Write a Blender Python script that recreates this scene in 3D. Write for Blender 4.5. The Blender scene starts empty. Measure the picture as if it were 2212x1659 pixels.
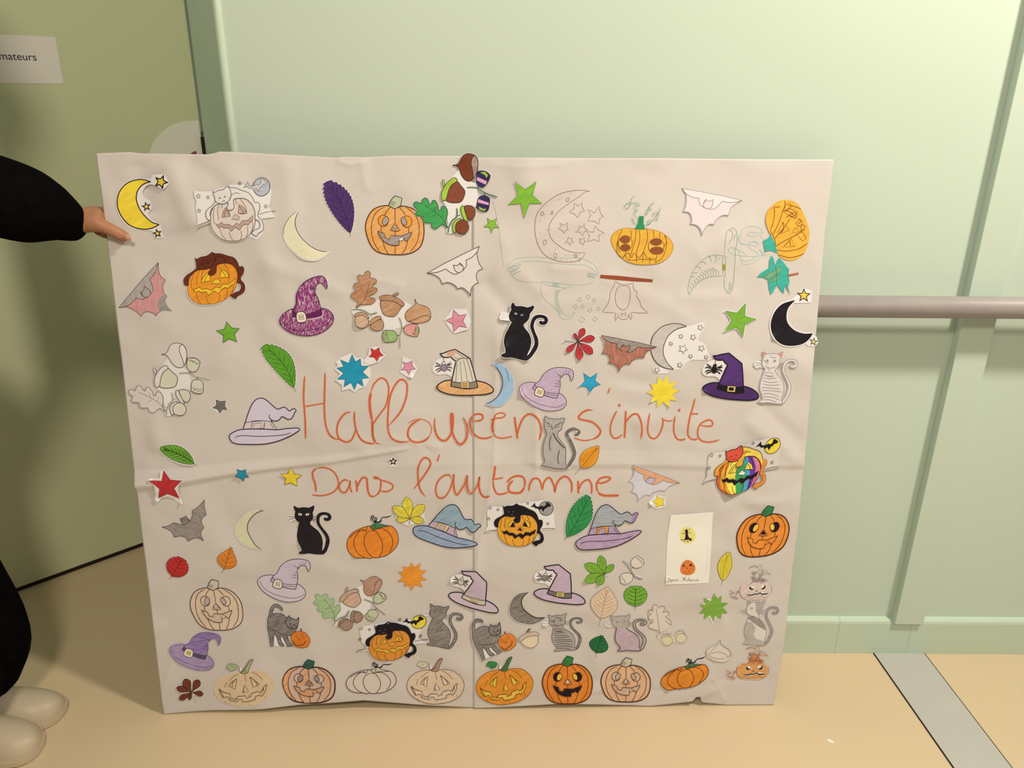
import bpy, bmesh, math, random
import numpy as np
from mathutils import Vector, Matrix
from mathutils.geometry import tessellate_polygon
random.seed(7)
SC = bpy.context.scene
COL = SC.collection
# ---------------------------------------------------------------- camera
FPX = 1660.0
TH = math.radians(20.75); RO = math.radians(0.54); CAMH = 1.30
_f = np.array([0, math.cos(TH), -math.sin(TH)])
_r0 = np.array([1.0, 0, 0]); _u0 = np.array([0, math.sin(TH), math.cos(TH)])
_U = math.cos(RO)*_u0 - math.sin(RO)*_r0
_R = math.cos(RO)*_r0 + math.sin(RO)*_u0
CAM = np.array([0, 0, CAMH])
cd = bpy.data.cameras.new('camera'); cam = bpy.data.objects.new('camera', cd); COL.objects.link(cam)
cd.sensor_fit = 'HORIZONTAL'; cd.sensor_width = 36.0; cd.lens = FPX/2212*36.0
cd.clip_start = 0.02; cd.clip_end = 60
m4 = Matrix.Identity(4)
for i in range(3):
    m4[i][0] = _R[i]; m4[i][1] = _U[i]; m4[i][2] = -_f[i]; m4[i][3] = CAM[i]
cam.matrix_world = m4
SC.camera = cam
# ---------------------------------------------------------------- world, lamps, exposure
SC.view_settings.view_transform = 'Standard'; SC.view_settings.look = 'None'
SC.view_settings.gamma = 1.0; SC.view_settings.use_curve_mapping = False
SC.view_settings.exposure = 0.09
W = bpy.data.worlds.new('world'); SC.world = W; W.use_nodes = True
W.node_tree.nodes['Background'].inputs[0].default_value = (1.0, 0.86, 0.66, 1)
W.node_tree.nodes['Background'].inputs[1].default_value = 0.23
def lamp(name, loc, target, size, power, color):
    l = bpy.data.lights.new(name, 'AREA'); l.shape = 'DISK'; l.size = size; l.energy = power; l.color = color
    o = bpy.data.objects.new(name, l); COL.objects.link(o); o.location = loc
    d = Vector(target)-Vector(loc); o.rotation_euler = d.to_track_quat('-Z', 'Y').to_euler()
    return o
lamp('ceiling_lamp', (1.42, 0.62, 2.62), (0.7, 1.2, 0.2), 0.22, 47, (1.0, 0.87, 0.68))
lamp('ceiling_lamp', (-0.20, -0.75, 2.6), (-0.9, 1.7, 0.6), 0.40, 31, (1.0, 0.84, 0.62))
# ---------------------------------------------------------------- px <-> world helpers
def ray(x, y): return _f + _R*((x-1106)/FPX) - _U*((y-829.5)/FPX)
def fl(x, y, z=0.0):
    d = ray(x, y); return CAM + d*((z-CAM[2])/d[2])
def at_y(x, y, Y):
    d = ray(x, y); return CAM + d*((Y-CAM[1])/d[1])
def on_plane(x, y, p, n):
    d = ray(x, y); return CAM + d*(np.dot(np.array(p)-CAM, n)/np.dot(d, n))
# ---------------------------------------------------------------- materials
def lin(h):
    h = h.lstrip('#'); v = [int(h[i:i+2], 16)/255 for i in (0, 2, 4)]
    return [c/12.92 if c <= .04045 else ((c+.055)/1.055)**2.4 for c in v]
ILL = (0.965, 0.83, 0.635)          # colour of the warm lamps on a white thing
def alb(h): return tuple(min(.93, c/i) for c, i in zip(lin(h), ILL))
_M = {}
def nodes(name):
    m = bpy.data.materials.new(name); m.use_nodes = True
    nt = m.node_tree; b = nt.nodes['Principled BSDF']
    b.inputs['Roughness'].default_value = .75
    b.inputs['Specular IOR Level'].default_value = .25
    return m, nt, b
def mix(nt, fac, a, b):
    n = nt.nodes.new('ShaderNodeMix'); n.data_type = 'RGBA'
    for k, v in ((0, fac), (6, a), (7, b)):
        if hasattr(v, 'links') or hasattr(v, 'is_linked'): nt.links.new(v, n.inputs[k])
        else: n.inputs[k].default_value = v if k == 0 else tuple(v)[:3]+(1,)
    return n.outputs[2]
def noise(nt, scale, detail=2, vec=None, rough=.5):
    n = nt.nodes.new('ShaderNodeTexNoise'); n.inputs['Scale'].default_value = scale
    n.inputs['Detail'].default_value = detail; n.inputs['Roughness'].default_value = rough
    if vec is None:
        t = nt.nodes.new('ShaderNodeTexCoord'); vec = t.outputs['Object']
    nt.links.new(vec, n.inputs['Vector'])
    return n.outputs[0]
def ramp(nt, fac, a, b):
    n = nt.nodes.new('ShaderNodeMapRange'); n.inputs[1].default_value = a; n.inputs[2].default_value = b
    nt.links.new(fac, n.inputs[0]); return n.outputs[0]
def mapping(nt, rot, sc):
    t = nt.nodes.new('ShaderNodeTexCoord'); mr = nt.nodes.new('ShaderNodeMapping'); mp = nt.nodes.new('ShaderNodeMapping')
    mr.inputs['Rotation'].default_value = rot; mp.inputs['Scale'].default_value = sc
    nt.links.new(t.outputs['Object'], mr.inputs['Vector']); nt.links.new(mr.outputs[0], mp.inputs['Vector']); return mp.outputs[0]
def ink(spec):
    """'RRGGBB' flat ink, 'RRGGBBm' felt pen, 'RRGGBBp' coloured pencil hatching, 'RRGGBBl' faint pencil"""
    if spec in _M: return _M[spec]
    col = alb(spec[:6]); kind = spec[6:7]; ang = {'e': 1.25, 'a': .9, 'b': -.7, 'c': 1.5, 'd': .1}.get(spec[7:8], .5)
    m, nt, b = nodes('drawing_ink_'+spec)
    if kind == 'm':
        v = mapping(nt, (0, ang, 0), (40, 40, 160))
        f = ramp(nt, noise(nt, 1.0, 3, v), .3, .7)
        c = mix(nt, f, [x*.88 for x in col], [min(.95, x*1.08+.004) for x in col])
        nt.links.new(c, b.inputs['Base Color']); b.inputs['Roughness'].default_value = .5
    elif kind == 'p':
        v = mapping(nt, (0, ang, 0), (60, 60, 620))
        f = ramp(nt, noise(nt, 1.0, 4, v, .65), .38, .66)
        g = ramp(nt, noise(nt, 22, 2), .3, .7)
        c1 = mix(nt, g, col, [x*.86 for x in col])
        pap = [x*.72+y*.28 for x, y in zip(col, alb('E9DCCB'))]
        c = mix(nt, f, c1, pap)
        nt.links.new(c, b.inputs['Base Color'])
    elif kind == 'q':                                   # strong scribble: white paper shows between strokes
        v = mapping(nt, (0, ang, 0), (130, 130, 650))
        f = ramp(nt, noise(nt, 1.0, 3, v, .6), .50, .66)
        c = mix(nt, f, col, alb('DDD0C2'))
        nt.links.new(c, b.inputs['Base Color'])
    elif kind == 'c':                                   # crayon
        f = ramp(nt, noise(nt, 420, 3), .35, .62)
        c = mix(nt, f, col, [min(.95, x*1.25+.03) for x in col])
        nt.links.new(c, b.inputs['Base Color'])
    else:
        b.inputs['Base Color'].default_value = (*col, 1)
    _M[spec] = m; return m
def paint(name, hexa, var=.04, rough=.6, scale=3., spec=.25, bump=0, bscale=200):
    m, nt, b = nodes(name); c0 = alb(hexa)
    f = ramp(nt, noise(nt, scale, 3), .3, .7)
    c = mix(nt, f, [x*(1-var) for x in c0], [min(.95, x*(1+var)) for x in c0])
    nt.links.new(c, b.inputs['Base Color']); b.inputs['Roughness'].default_value = rough
    b.inputs['Specular IOR Level'].default_value = spec
    if bump:
        bp = nt.nodes.new('ShaderNodeBump'); bp.inputs['Strength'].default_value = bump; bp.inputs['Distance'].default_value = .002
        nt.links.new(noise(nt, bscale, 4), bp.inputs['Height']); nt.links.new(bp.outputs[0], b.inputs['Normal'])
    return m
# ---------------------------------------------------------------- object helpers
def put(o, parent=None):
    COL.objects.link(o)
    if parent is not None: o.parent = parent
    return o
def empty(name, loc=(0, 0, 0), parent=None):
    o = bpy.data.objects.new(name, None); o.location = loc; o.empty_display_size = .05; return put(o, parent)
def tag(o, label=None, cat=None, group=None, kind=None):
    if label: o['label'] = label
    if cat: o['category'] = cat
    if group: o['group'] = group
    if kind: o['kind'] = kind
    return o
def mobj(name, bm, mats, parent=None, smooth=False):
    me = bpy.data.meshes.new(name); bm.to_mesh(me); bm.free()
    for m in (mats if isinstance(mats, list) else [mats]): me.materials.append(m)
    if smooth: me.shade_smooth()
    return put(bpy.data.objects.new(name, me), parent)
def prism(bm, pts, off):
    """closed polygon of 3D points pushed along vector off"""
    a = [bm.verts.new(p) for p in pts]; b = [bm.verts.new(Vector(p)+Vector(off)) for p in pts]
    n = len(pts)
    bm.faces.new(a); bm.faces.new(b[::-1])
    for i in range(n): bm.faces.new((a[i], b[i], b[(i+1) % n], a[(i+1) % n]))
    bmesh.ops.recalc_face_normals(bm, faces=bm.faces)
def box(bm, x0, x1, y0, y1, z0, z1, bev=0):
    prism(bm, [(x0, y0, z0), (x1, y0, z0), (x1, y0, z1), (x0, y0, z1)], (0, y1-y0, 0))
    if bev: bmesh.ops.bevel(bm, geom=bm.edges[:], offset=bev, segments=2, affect='EDGES', profile=.5)
# ================================================================ the setting
m_floor = paint('beige_lino', 'D2B488', .02, .42, 2.0, .35)
def tune_floor():
    nt = m_floor.node_tree
m_band = paint('grey_lino', 'B8AE9B', .03, .5, 6., .3)
m_wall = paint('mint_wall', 'C3C9AC', .02, .5, 1.2, .3, .05, 500)
m_trim = paint('mint_gloss_trim', 'C1C9A8', .02, .32, 2, .45)
m_return = paint('teal_green_wall', 'BECBAC', .03, .5, 1.5, .3, .05, 500)
m_door = paint('olive_door', 'D6CF9E', .025, .48, 1.6, .3, .04, 400)
m_dark = paint('dark_gap', '2A1E16', .1, .8, 20)
m_rail = paint('grey_brown_rail', '988A7E', .04, .45, 30, .4)
m_steel = paint('steel', '8F8678', .05, .25, 20, .6); m_steel.node_tree.nodes['Principled BSDF'].inputs['Metallic'].default_value = .8

bm = bmesh.new(); box(bm, -4.2, 3.2, -2.0, 4.2, -.06, 0)
flr = tag(mobj('floor', bm, m_floor), kind='structure')
# grey strip let into the floor
q = [fl(1882, 1404.6), fl(1990, 1403), fl(2185, 1658), fl(2058.5, 1657.8)]
q[2] = q[1]+(q[2]-q[1])*4.2; q[3] = q[0]+(q[3]-q[0])*4.2
bm = bmesh.new(); prism(bm, [tuple(p[:2])+(-.004,) for p in q], (0, 0, .0052))
strip = mobj('floor_strip', bm, m_band, flr); strip['label'] = 'grey strip let into the beige floor'
d = (q[3]-q[0]); d /= np.linalg.norm(d); nrm = np.array([-d[1], d[0], 0])
for a, b, w in ((q[0], q[3], .0014), (q[1], q[2], .0007)):
    bm = bmesh.new(); prism(bm, [tuple(p[:2])+(-.003,) for p in (a-nrm*w, a+nrm*w, b+nrm*w, b-nrm*w)], (0, 0, .0048))
    s = mobj('floor_seam', bm, m_dark, flr)
# walls
WY0 = 1.571
def wy(x): return WY0 + (x-.9)*.0056
YAW = math.atan(.0056)
corner_top = at_y(473, 0, WY0-.006); cx = (at_y(473, 0, WY0)[0]+at_y(510, 330, WY0)[0])/2
corner = (cx, wy(cx))
df = fl(32, 1281); dg = fl(313, 1179); dd = (dg-df)/np.linalg.norm(dg-df)
DN = np.array([dd[1], -dd[0], 0])                      # door front normal, towards the camera
edge_px = [on_plane(397, 0, df, DN), on_plane(435, 289, df, DN)]
dt = np.mean([np.dot(p-df, dd) for p in edge_px])       # distance of the door's free edge along its plane
DE = df+dd*dt
bm = bmesh.new(); prism(bm, [(corner[0], corner[1], 0), (3.2, wy(3.2), 0), (3.2, wy(3.2), 2.7), (corner[0], corner[1], 2.7)], (0, .14, 0))
tag(mobj('wall_back', bm, m_wall), kind='structure')
# the return that runs from the corner back to the door frame
c2 = np.array(corner); rt = c2+(DE[:2]+dd[:2]*.010-DN[:2]*.012-c2)*1.25
bm = bmesh.new(); prism(bm, [(c2[0], c2[1]+.002, 0), (rt[0], rt[1], 0), (rt[0], rt[1], 2.7), (c2[0], c2[1]+.002, 2.7)], (.14, .1, 0))
tag(mobj('wall_return', bm, m_return), kind='structure')
# glossy corner bead
bm = bmesh.new()
bmesh.ops.create_cone(bm, segments=14, radius1=.0085, radius2=.0085, depth=2.7, cap_ends=True)
o = tag(mobj('trim_1', bm, m_trim, None, True), kind='structure'); o.location = (c2[0]-.002, c2[1]+.003, 1.35)
# baseboard in three lengths
bz = at_y(1900, 1338, WY0-.012)[2]
bb = empty('baseboard_back'); tag(bb, kind='structure')
xs = [corner[0]-.0, at_y(1804, 1395, WY0-.012)[0], at_y(1961, 1385, WY0-.012)[0], 3.2]
for a, b in zip(xs[:-1], xs[1:]):
    bm = bmesh.new()
    prof = [(0, 0), (-.014, 0), (-.014, bz-.012), (-.0125, bz-.006), (-.008, bz-.0015), (0, bz)]
    prism(bm, [(a+.0003, wy(a)+y, z) for y, z in prof], (b-a-.0006, (b-a)*.0056, 0))
    mobj('baseboard_length', bm, m_trim, bb)
# flat cover strip on the wall, passing behind the rail
sl = at_y(1934, 1345, WY0-.024)[0]; sr = at_y(1996, 1345, WY0-.024)[0]
bm = bmesh.new(); box(bm, sl, sr, wy(sl)-.024, wy(sl)+.001, bz-.006, 2.7, .0015)
tag(mobj('trim_2', bm, m_wall), kind='structure')
# hand rail
rc = at_y(2000, 663, WY0-.056); RZ = rc[2]
rr = .0225
rail = empty('handrail', (1.2, wy(1.2)-.056, RZ))
tag(rail, 'round grey-brown handrail running along the green wall behind the poster', 'handrail')
bm = bmesh.new(); bmesh.ops.create_cone(bm, segments=32, radius1=rr, radius2=rr, depth=3.4, cap_ends=True)
bmesh.ops.rotate(bm, verts=bm.verts, matrix=Matrix.Rotation(math.pi/2, 3, 'Y')); bmesh.ops.rotate(bm, verts=bm.verts, matrix=Matrix.Rotation(YAW, 3, 'Z'))
bar = mobj('rail_bar', bm, m_rail, rail, True); bar.location = (.22, 0, 0)
for x in (-1.2, -.2, 1.75):
    bm = bmesh.new(); bmesh.ops.create_cone(bm, segments=16, radius1=.008, radius2=.008, depth=.05, cap_ends=True)
    bmesh.ops.rotate(bm, verts=bm.verts, matrix=Matrix.Rotation(math.pi/2, 3, 'X'))
    bmesh.ops.translate(bm, verts=bm.verts, vec=(x, .034+x*.0056, -.012))
    bmesh.ops.create_cone(bm, segments=20, radius1=.03, radius2=.03, depth=.005, cap_ends=True, matrix=Matrix.Translation((x, .055+x*.0056, -.012)) @ Matrix.Rotation(math.pi/2, 4, 'X'))
    mobj('bracket', bm, m_steel, rail, True)
# ---------------------------------------------------------------- door (its plane: df, dd, DN)
def dpt(s, z, off=0.0): p = df+dd*s+DN*off; return Vector((p[0], p[1], z))
def dpx(x, y, off=0.0):
    p = on_plane(x, y, df+DN*off, DN); return np.dot(p-df, dd), p[2]
door = empty('door_1', dpt(dt, 0)); tag(door, kind='structure')
def dmesh(name, poly, off0, off1, mat, parent, label=None, bev=0):
    bm = bmesh.new(); base = Vector(door.location) if parent is not None else Vector((0, 0, 0))
    prism(bm, [dpt(s, z, off0)-base for s, z in poly], tuple((DN*(off1-off0))))
    if bev: bmesh.ops.bevel(bm, geom=bm.edges[:], offset=bev, segments=2, affect='EDGES')
    o = mobj(name, bm, mat, parent)
    if label: o['label'] = label
    return o
dmesh('door_leaf', [(dt-1.02, .012), (dt, .012), (dt, 2.06), (dt-1.02, 2.06)], -.04, 0, m_door, door, bev=.0015)
dmesh('door_gap_shade', [(dt-1.05, 0), (dt+.02, 0), (dt+.02, .011), (dt-1.05, .011)], -.06, -.002, m_dark, door, 'dark bar painted as the shade in the gap under the door')  # dark bar fills the gap below the leaf, its colour stands for shade
dmesh('door_frame', [(dt-1.03, 2.07), (dt+.03, 2.07), (dt+.03, 2.12), (dt-1.03, 2.12)], -.08, .0, m_return, door)
dmesh('door_frame', [(dt-1.09, 0), (dt-1.03, 0), (dt-1.03, 2.12), (dt-1.09, 2.12)], -.08, .0, m_return, door)
# wall beyond and above the door
bm = bmesh.new(); prism(bm, [dpt(dt-3.0, 0), dpt(dt-1.09, 0), dpt(dt-1.09, 2.7), dpt(dt-3.0, 2.7)], tuple(DN*-.1))
tag(mobj('wall_left', bm, m_return), kind='structure')
bm = bmesh.new(); prism(bm, [dpt(dt-1.09, 2.12), dpt(dt+.05, 2.12), dpt(dt+.05, 2.7), dpt(dt-1.09, 2.7)], tuple(DN*-.1))
tag(mobj('wall_above_door', bm, m_return), kind='structure')
# steel lock plate with keeper on the free edge of the door
s0, z0 = dpx(429, 330, .002); s1, z1 = dpx(436, 285, .002)
z0 -= .12
dmesh('lock_plate', [(dt-.001, z0), (dt+.009, z0), (dt+.009, z1-.004), (dt+.004, z1), (dt-.001, z1-.012)], -.012, .010, m_steel, door, 'steel lock plate on the door edge')
dmesh('lock_slot', [(dt-.0045, z0+.01), (dt+.001, z0+.01), (dt+.001, z1-.012), (dt-.0035, z1-.014)], -.010, .0115, m_dark, door, 'dark slot of the lock plate')
# round sticker cut by the door edge
cs, cz = dpx(428, 372, .001); rs = dpx(424, 262, .001)[1]-cz
sp = dpx(322, 330, .001); rs2 = math.hypot(sp[0]-cs, sp[1]-cz)
R_ = (rs+rs2)/2
poly = [(dt-.004, cz-R_)]+[(min(dt-.004, cs)+R_*math.cos(a)*1.0, cz+R_*math.sin(a)) for a in np.linspace(-math.pi/2, -3*math.pi/2, 40)]+[(dt-.004, cz+R_)]
m_stick = paint('sticker_white', 'F8E8DA', .01, .4)
st = dmesh('round_sticker', poly, .0, .0012, m_stick, None); tag(st, 'white round sticker on the olive door, its lower part behind the poster', 'sticker')
a0 = dpx(393, 334, .001); a1 = dpx(424, 326, .001)
poly = [(a0[0]+(a1[0]-a0[0])*t, cz+(R_*.42)*math.sin(math.pi*(.12+.38*t))+(a1[1]-cz-R_*.42)) for t in np.linspace(0, 1, 10)]+[(a1[0], cz-R_*.3), (a0[0], cz-R_*.3)]
bm = bmesh.new(); prism(bm, [dpt(s, z, .0013) for s, z in poly], tuple(DN*.0003)); rd = mobj('sticker_symbol', bm, ink('93584A'), st); rd['label'] = 'red-brown disc printed on the sticker'
# paper sign with lettering
sg = [dpx(-22, 75.5), dpx(119, 80.5), dpx(138, 181.5), dpx(-22, 179)]
s_r = (sg[1][0]+sg[2][0])/2; zt = sg[1][1]; zb = sg[2][1]; s_l = s_r-.29
sign = dmesh('door_sign', [(s_l, zb), (s_r, zb), (s_r, zt), (s_l, zt)], .0002, .0016, paint('sign_paper', 'F4E0D0', .02, .35), None)
tag(sign, 'white paper sign reading mateurs on the upper part of the olive door', 'sign')
tl = dpx(0, 132); tr = dpx(79, 131)
cu = bpy.data.curves.new('lettering', 'FONT'); cu.body = 'mateurs'; cu.size = .05; cu.align_x = 'RIGHT'; cu.extrude = .0001
tx = bpy.data.objects.new('lettering', cu); put(tx)
bpy.context.view_layer.update()
me = bpy.data.meshes.new_from_object(tx.evaluated_get(bpy.context.evaluated_depsgraph_get())); bpy.data.objects.remove(tx)
xs_ = [v.co.x for v in me.vertices]; w_all = max(xs_)-min(xs_)
want = (tr[0]-tl[0])*1.0
k = want/w_all
X = Vector(dd); Z = Vector((0, 0, 1)); N = Vector(DN)
for v in me.vertices:
    p = dpt(dpx(79, 131)[0]-(max(xs_)-v.co.x)*k, dpx(79, 131)[1]+v.co.y*k, .0018+v.co.z); v.co = p
me.materials.clear(); me.materials.append(ink('2E2A2C'))
put(bpy.data.objects.new('lettering', me), sign)
# scrap of paper on the floor
p = fl(1794, 1602); bm = bmesh.new()
pts = [(-.006, .004), (-.002, .0045), (.003, .001), (.006, -.004), (.004, -.005), (-.001, -.003), (-.006, .001)]
prism(bm, [(p[0]+x, p[1]+y*1.2, .0002) for x, y in pts], (0, 0, .0012))
tag(mobj('paper_scrap', bm, ink('F6E9CF')), 'tiny white paper scrap on the floor left of the grey strip', 'scrap')
# ================================================================ the poster: sheet, relief, drawing engine
BLc = fl(357, 1538); BRc = fl(1668, 1517)
eX = (BRc-BLc); PW = float(np.linalg.norm(eX)); eX /= PW
eH = np.array([-eX[1], eX[0], 0])
LEAN = math.radians(6.3)
eZ = np.array([0, 0, 1.0])*math.cos(LEAN) + eH*math.sin(LEAN)
eN = np.cross(eX, eZ)                                    # points towards the viewer
PO = BLc + eZ*.004
PH = 1.193
def UV(P):
    """photo px (n,2) -> metres on the sheet (n,2); plain perspective on the sheet's plane"""
    P = np.atleast_2d(np.asarray(P, float))
    D = _f[None]+np.outer((P[:, 0]-1106)/FPX, _R)-np.outer((P[:, 1]-829.5)/FPX, _U)
    t = np.dot(PO-CAM, eN)/(D@eN); Q = CAM[None]+D*t[:, None]-PO[None]
    return np.stack([Q@eX, Q@eZ], 1)
poster = empty('poster', tuple(PO))
pm = Matrix.Identity(4)
for i in range(3):
    pm[i][0] = eX[i]; pm[i][1] = -eN[i]; pm[i][2] = eZ[i]; pm[i][3] = PO[i]
poster.matrix_world = pm
tag(poster, 'big off-white paper poster covered in Halloween cut-outs, leaning on the rail', 'poster', None, None)
# relief of the sheet on a regular grid (metres towards the viewer)
GS = .003; GU0, GV0 = -.04, -.03
NU = int((PW+.08)/GS)+1; NV = int((PH+.06)/GS)+1
gu = GU0+np.arange(NU)*GS; gv = GV0+np.arange(NV)*GS
GU, GV = np.meshgrid(gu, gv)
rng = np.random.RandomState(5)
def vnoise(cell, stretch=(1, 1), rot=0.0):
    c, s = math.cos(rot), math.sin(rot)
    a = (GU*c+GV*s)/(cell*stretch[0]); b = (-GU*s+GV*c)/(cell*stretch[1])
    a -= a.min(); b -= b.min()
    n = rng.rand(int(b.max())+4, int(a.max())+4)*2-1
    ia = a.astype(int); ib = b.astype(int); fa = a-ia; fb = b-ib
    fa = fa*fa*(3-2*fa); fb = fb*fb*(3-2*fb)
    return (n[ib, ia]*(1-fa)*(1-fb)+n[ib, ia+1]*fa*(1-fb)+n[ib+1, ia]*(1-fa)*fb+n[ib+1, ia+1]*fa*fb)
HG = vnoise(.30)*.0042+vnoise(.12)*.0028+vnoise(.06, (1, 2.4), .6)*.0009+vnoise(.05, (2.4, 1), .5)*.0004+vnoise(.03)*.00016
SMOOTHG = vnoise(.30)*0
def segdist(P0, P1):
    d = P1-P0; L2 = (d**2).sum(); t = np.clip(((GU-P0[0])*d[0]+(GV-P0[1])*d[1])/L2, 0, 1)
    x = GU-P0[0]-t*d[0]; y = GV-P0[1]-t*d[1]
    side = ((GU-P0[0])*d[1]-(GV-P0[1])*d[0])/math.sqrt(L2)
    return np.hypot(x, y), side, t
def crease(px, amp, w, kind='V', fade=True):
    global HG
    Q = UV(px); n = len(Q)-1
    best = np.full(GU.shape, 9.); sd = np.zeros(GU.shape); tt = np.zeros(GU.shape)
    for i in range(n):
        d, s, t = segdist(Q[i], Q[i+1]); k = d < best
        best = np.where(k, d, best); sd = np.where(k, s, sd); tt = np.where(k, (i+t)/n, tt)
    f = np.clip(np.minimum(tt, 1-tt)/.12, 0, 1) if fade else 1
    if kind == 'V': HG = HG+amp*np.exp(-np.abs(best)/w)*f
    elif kind == 'G': HG = HG+amp*np.exp(-(best/w)**2)*f
    elif kind in 'TU':                                  # ridge with straight flanks, wide above and narrow below
        tp = 1-.75*tt if kind == 'T' else 1.0
        HG = HG+amp*tp*np.where(sd < 0, np.clip(1-best/(w[0]*tp), 0, 1), np.clip(1-best/(w[1]*tp), 0, 1))
    elif kind == 'S':                                   # step: right-hand side of the line stands proud, falling off
        HG = HG+amp*np.where(sd > 0, np.exp(-best/w), 0)*f
crease([(1072, 690), (1071, 874), (1067, 1006), (1058, 1060), (1034, 1180), (1029, 1300)], .0030, .008, 'V')
crease([(1157, 800), (1158, 1020), (1139, 1073), (1120, 1150)], .0024, .009, 'V')
crease([(291, 1046), (405, 1034), (519, 1016), (720, 993), (880, 966)], .0088, (.034, .017), 'T')
crease([(1160, 1000), (1350, 998), (1560, 1003), (1735, 1002)], .0027, (.030, .012), 'U')
crease([(760, 1010), (900, 1001), (1022, 998), (1160, 998)], .0010, .010, 'V')
crease([(1180, 1502), (1350, 1492), (1500, 1478), (1560, 1462), (1690, 1461)], -.0016, .010, 'V')
crease([(1480, 1520), (1545, 1480)], .003, .012, 'V')
crease([(1535, 1455), (1565, 1512)], .002, .006, 'V')
crease([(1040, 352), (1120, 362), (1200, 356), (1260, 345)], .0012, .008, 'V')
crease([(725, 346), (760, 356), (800, 346)], .002, .006, 'V')
crease([(780, 345), (785, 375), (800, 420)], .0015, .008, 'V')
for a, b, am, w in (((360, 340), (430, 500), .0032, .022), ((300, 345), (330, 470), -.002, .02), ((400, 340), (520, 420), -.002, .02),
                    ((480, 345), (640, 700), .0025, .03), ((560, 560), (760, 640), .0014, .015), ((620, 330), (640, 560), .0018, .02),
                    ((1040, 600), (1110, 680), -.0022, .018), ((1090, 560), (1180, 640), .0016, .015), ((1290, 590), (1500, 690), .0016, .02),
                    ((1450, 640), (1600, 640), .0012, .014), ((1600, 900), (1730, 1000), .0022, .016), ((1630, 860), (1735, 960), -.0016, .014),
                    ((830, 940), (960, 965), .0014, .01), ((900, 940), (930, 975), -.001, .006), ((1180, 580), (1290, 580), .0012, .012),
                    ((760, 590), (880, 620), .0010, .01), ((330, 820), (345, 980), .0016, .02), ((1560, 1060), (1640, 1120), -.0016, .02),
                    ((1330, 1020), (1500, 1100), .0014, .03), ((640, 1260), (700, 1470), .0012, .03), ((960, 1040), (1010, 1250), .0014, .02),
                    ((1440, 1340), (1530, 1500), .0016, .03), ((560, 700), (720, 800), .0012, .02), ((350, 600), (470, 640), .001, .015),
                    ((380, 1400), (345, 1530), .0016, .01), ((1160, 660), (1330, 640), .0010, .015), ((1490, 560), (1640, 480), .0012, .02)):
    crease([a, b], am*1.35, w, 'G' if w > .012 else 'V')
HG = np.clip(HG, -.0055, .0125)
def _shiftmax(G, n):
    R = G.copy()
    for ax in (0, 1):
        B = R.copy()
        for k in range(1, n+1):
            B = np.maximum(B, np.roll(R, k, ax)); B = np.maximum(B, np.roll(R, -k, ax))
        R = B
    return R
def _blur(G, n):
    R = G
    for ax in (0, 1):
        B = R.copy()
        for k in range(1, n+1): B = B+np.roll(R, k, ax)+np.roll(R, -k, ax)
        R = B/(2*n+1)
    return R
HS = _blur(_blur(_shiftmax(HG, 6), 4), 2)
def sampleH(U_, V_, G=None):
    G = HG if G is None else G
    a = np.clip((U_-GU0)/GS, 0, NU-1.001); b = np.clip((V_-GV0)/GS, 0, NV-1.001)
    ia = a.astype(int); ib = b.astype(int); fa = a-ia; fb = b-ib
    return G[ib, ia]*(1-fa)*(1-fb)+G[ib, ia+1]*fa*(1-fb)+G[ib+1, ia]*(1-fa)*fb+G[ib+1, ia+1]*fa*fb
# edges of the sheet as seen in the photo
TOP = UV([(213, 332), (283, 329), (310, 332), (455, 334), (470, 331), (478, 328), (520, 329), (580, 333), (690, 339), (728, 341), (745, 339), (790, 340), (850, 337), (985, 337), (1030, 341), (1100, 341), (1250, 342), (1430, 342), (1600, 344), (1797, 345)])
BOT = UV([(357, 1538), (460, 1530), (560, 1526), (650, 1517), (786, 1509), (880, 1516), (1022, 1526), (1110, 1520), (1207, 1514), (1290, 1516), (1399, 1520), (1480, 1511), (1494, 1508), (1500, 1499), (1510, 1498), (1513, 1511), (1570, 1518), (1668, 1517)])
NC_, NR_ = 480, 420
cu_ = np.linspace(0, 1, NC_); cv_ = np.linspace(0, 1, NR_)
L_ = UV([(213, 332), (232, 480), (262, 745), (291, 1000), (310, 1150), (333, 1345), (357, 1538)])[::-1]
R_e = UV([(1797, 345), (1779, 500), (1762, 690), (1735, 1000), (1718, 1150), (1690, 1390), (1668, 1517)])[::-1]
SEAM = UV([(1022, 341), (1022, 700), (1024, 1100), (1024, 1526)])[::-1]
V0 = np.zeros((NR_, NC_, 3))
for j, s in enumerate(cv_):
    vb = s*PH
    ul = np.interp(vb, L_[:, 1], L_[:, 0]); ur = np.interp(vb, R_e[:, 1], R_e[:, 0])
    uu = ul+(ur-ul)*cu_
    b = np.interp(uu, BOT[:, 0], BOT[:, 1]); t = np.interp(uu, TOP[:, 0], TOP[:, 1])
    wb = max(0, 1-s/.06); wt = max(0, 1-(1-s)/.06)
    vv = b*wb + t*wt + (1-wb-wt)*vb if wb+wt < 1 else vb
    # straight base rows, bent towards the real edge near top and bottom
    vv = vb + (b-0.0)*wb + (t-PH)*wt
    us = np.interp(vb, SEAM[:, 1], SEAM[:, 0]); ks = 239; lo_ = uu[0]; hi_ = uu[-1]
    uu = np.concatenate([np.linspace(lo_, us-.0003, ks+1), np.linspace(us+.0003, hi_, NC_-ks-1)])
    b = np.interp(uu, BOT[:, 0], BOT[:, 1]); t = np.interp(uu, TOP[:, 0], TOP[:, 1]); vv = vb + b*wb + (t-PH)*wt
    rec = np.where(np.arange(NC_) <= ks, .0030*np.exp(-np.abs(us-uu)/.025), 0)*min(1, (1-s)*8)
    V0[j, :, 0] = uu; V0[j, :, 2] = vv
    V0[j, :, 1] = -sampleH(uu, vv)-.009+rec
me = bpy.data.meshes.new('paper_sheet')
idx = np.arange(NR_*NC_).reshape(NR_, NC_)
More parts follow.
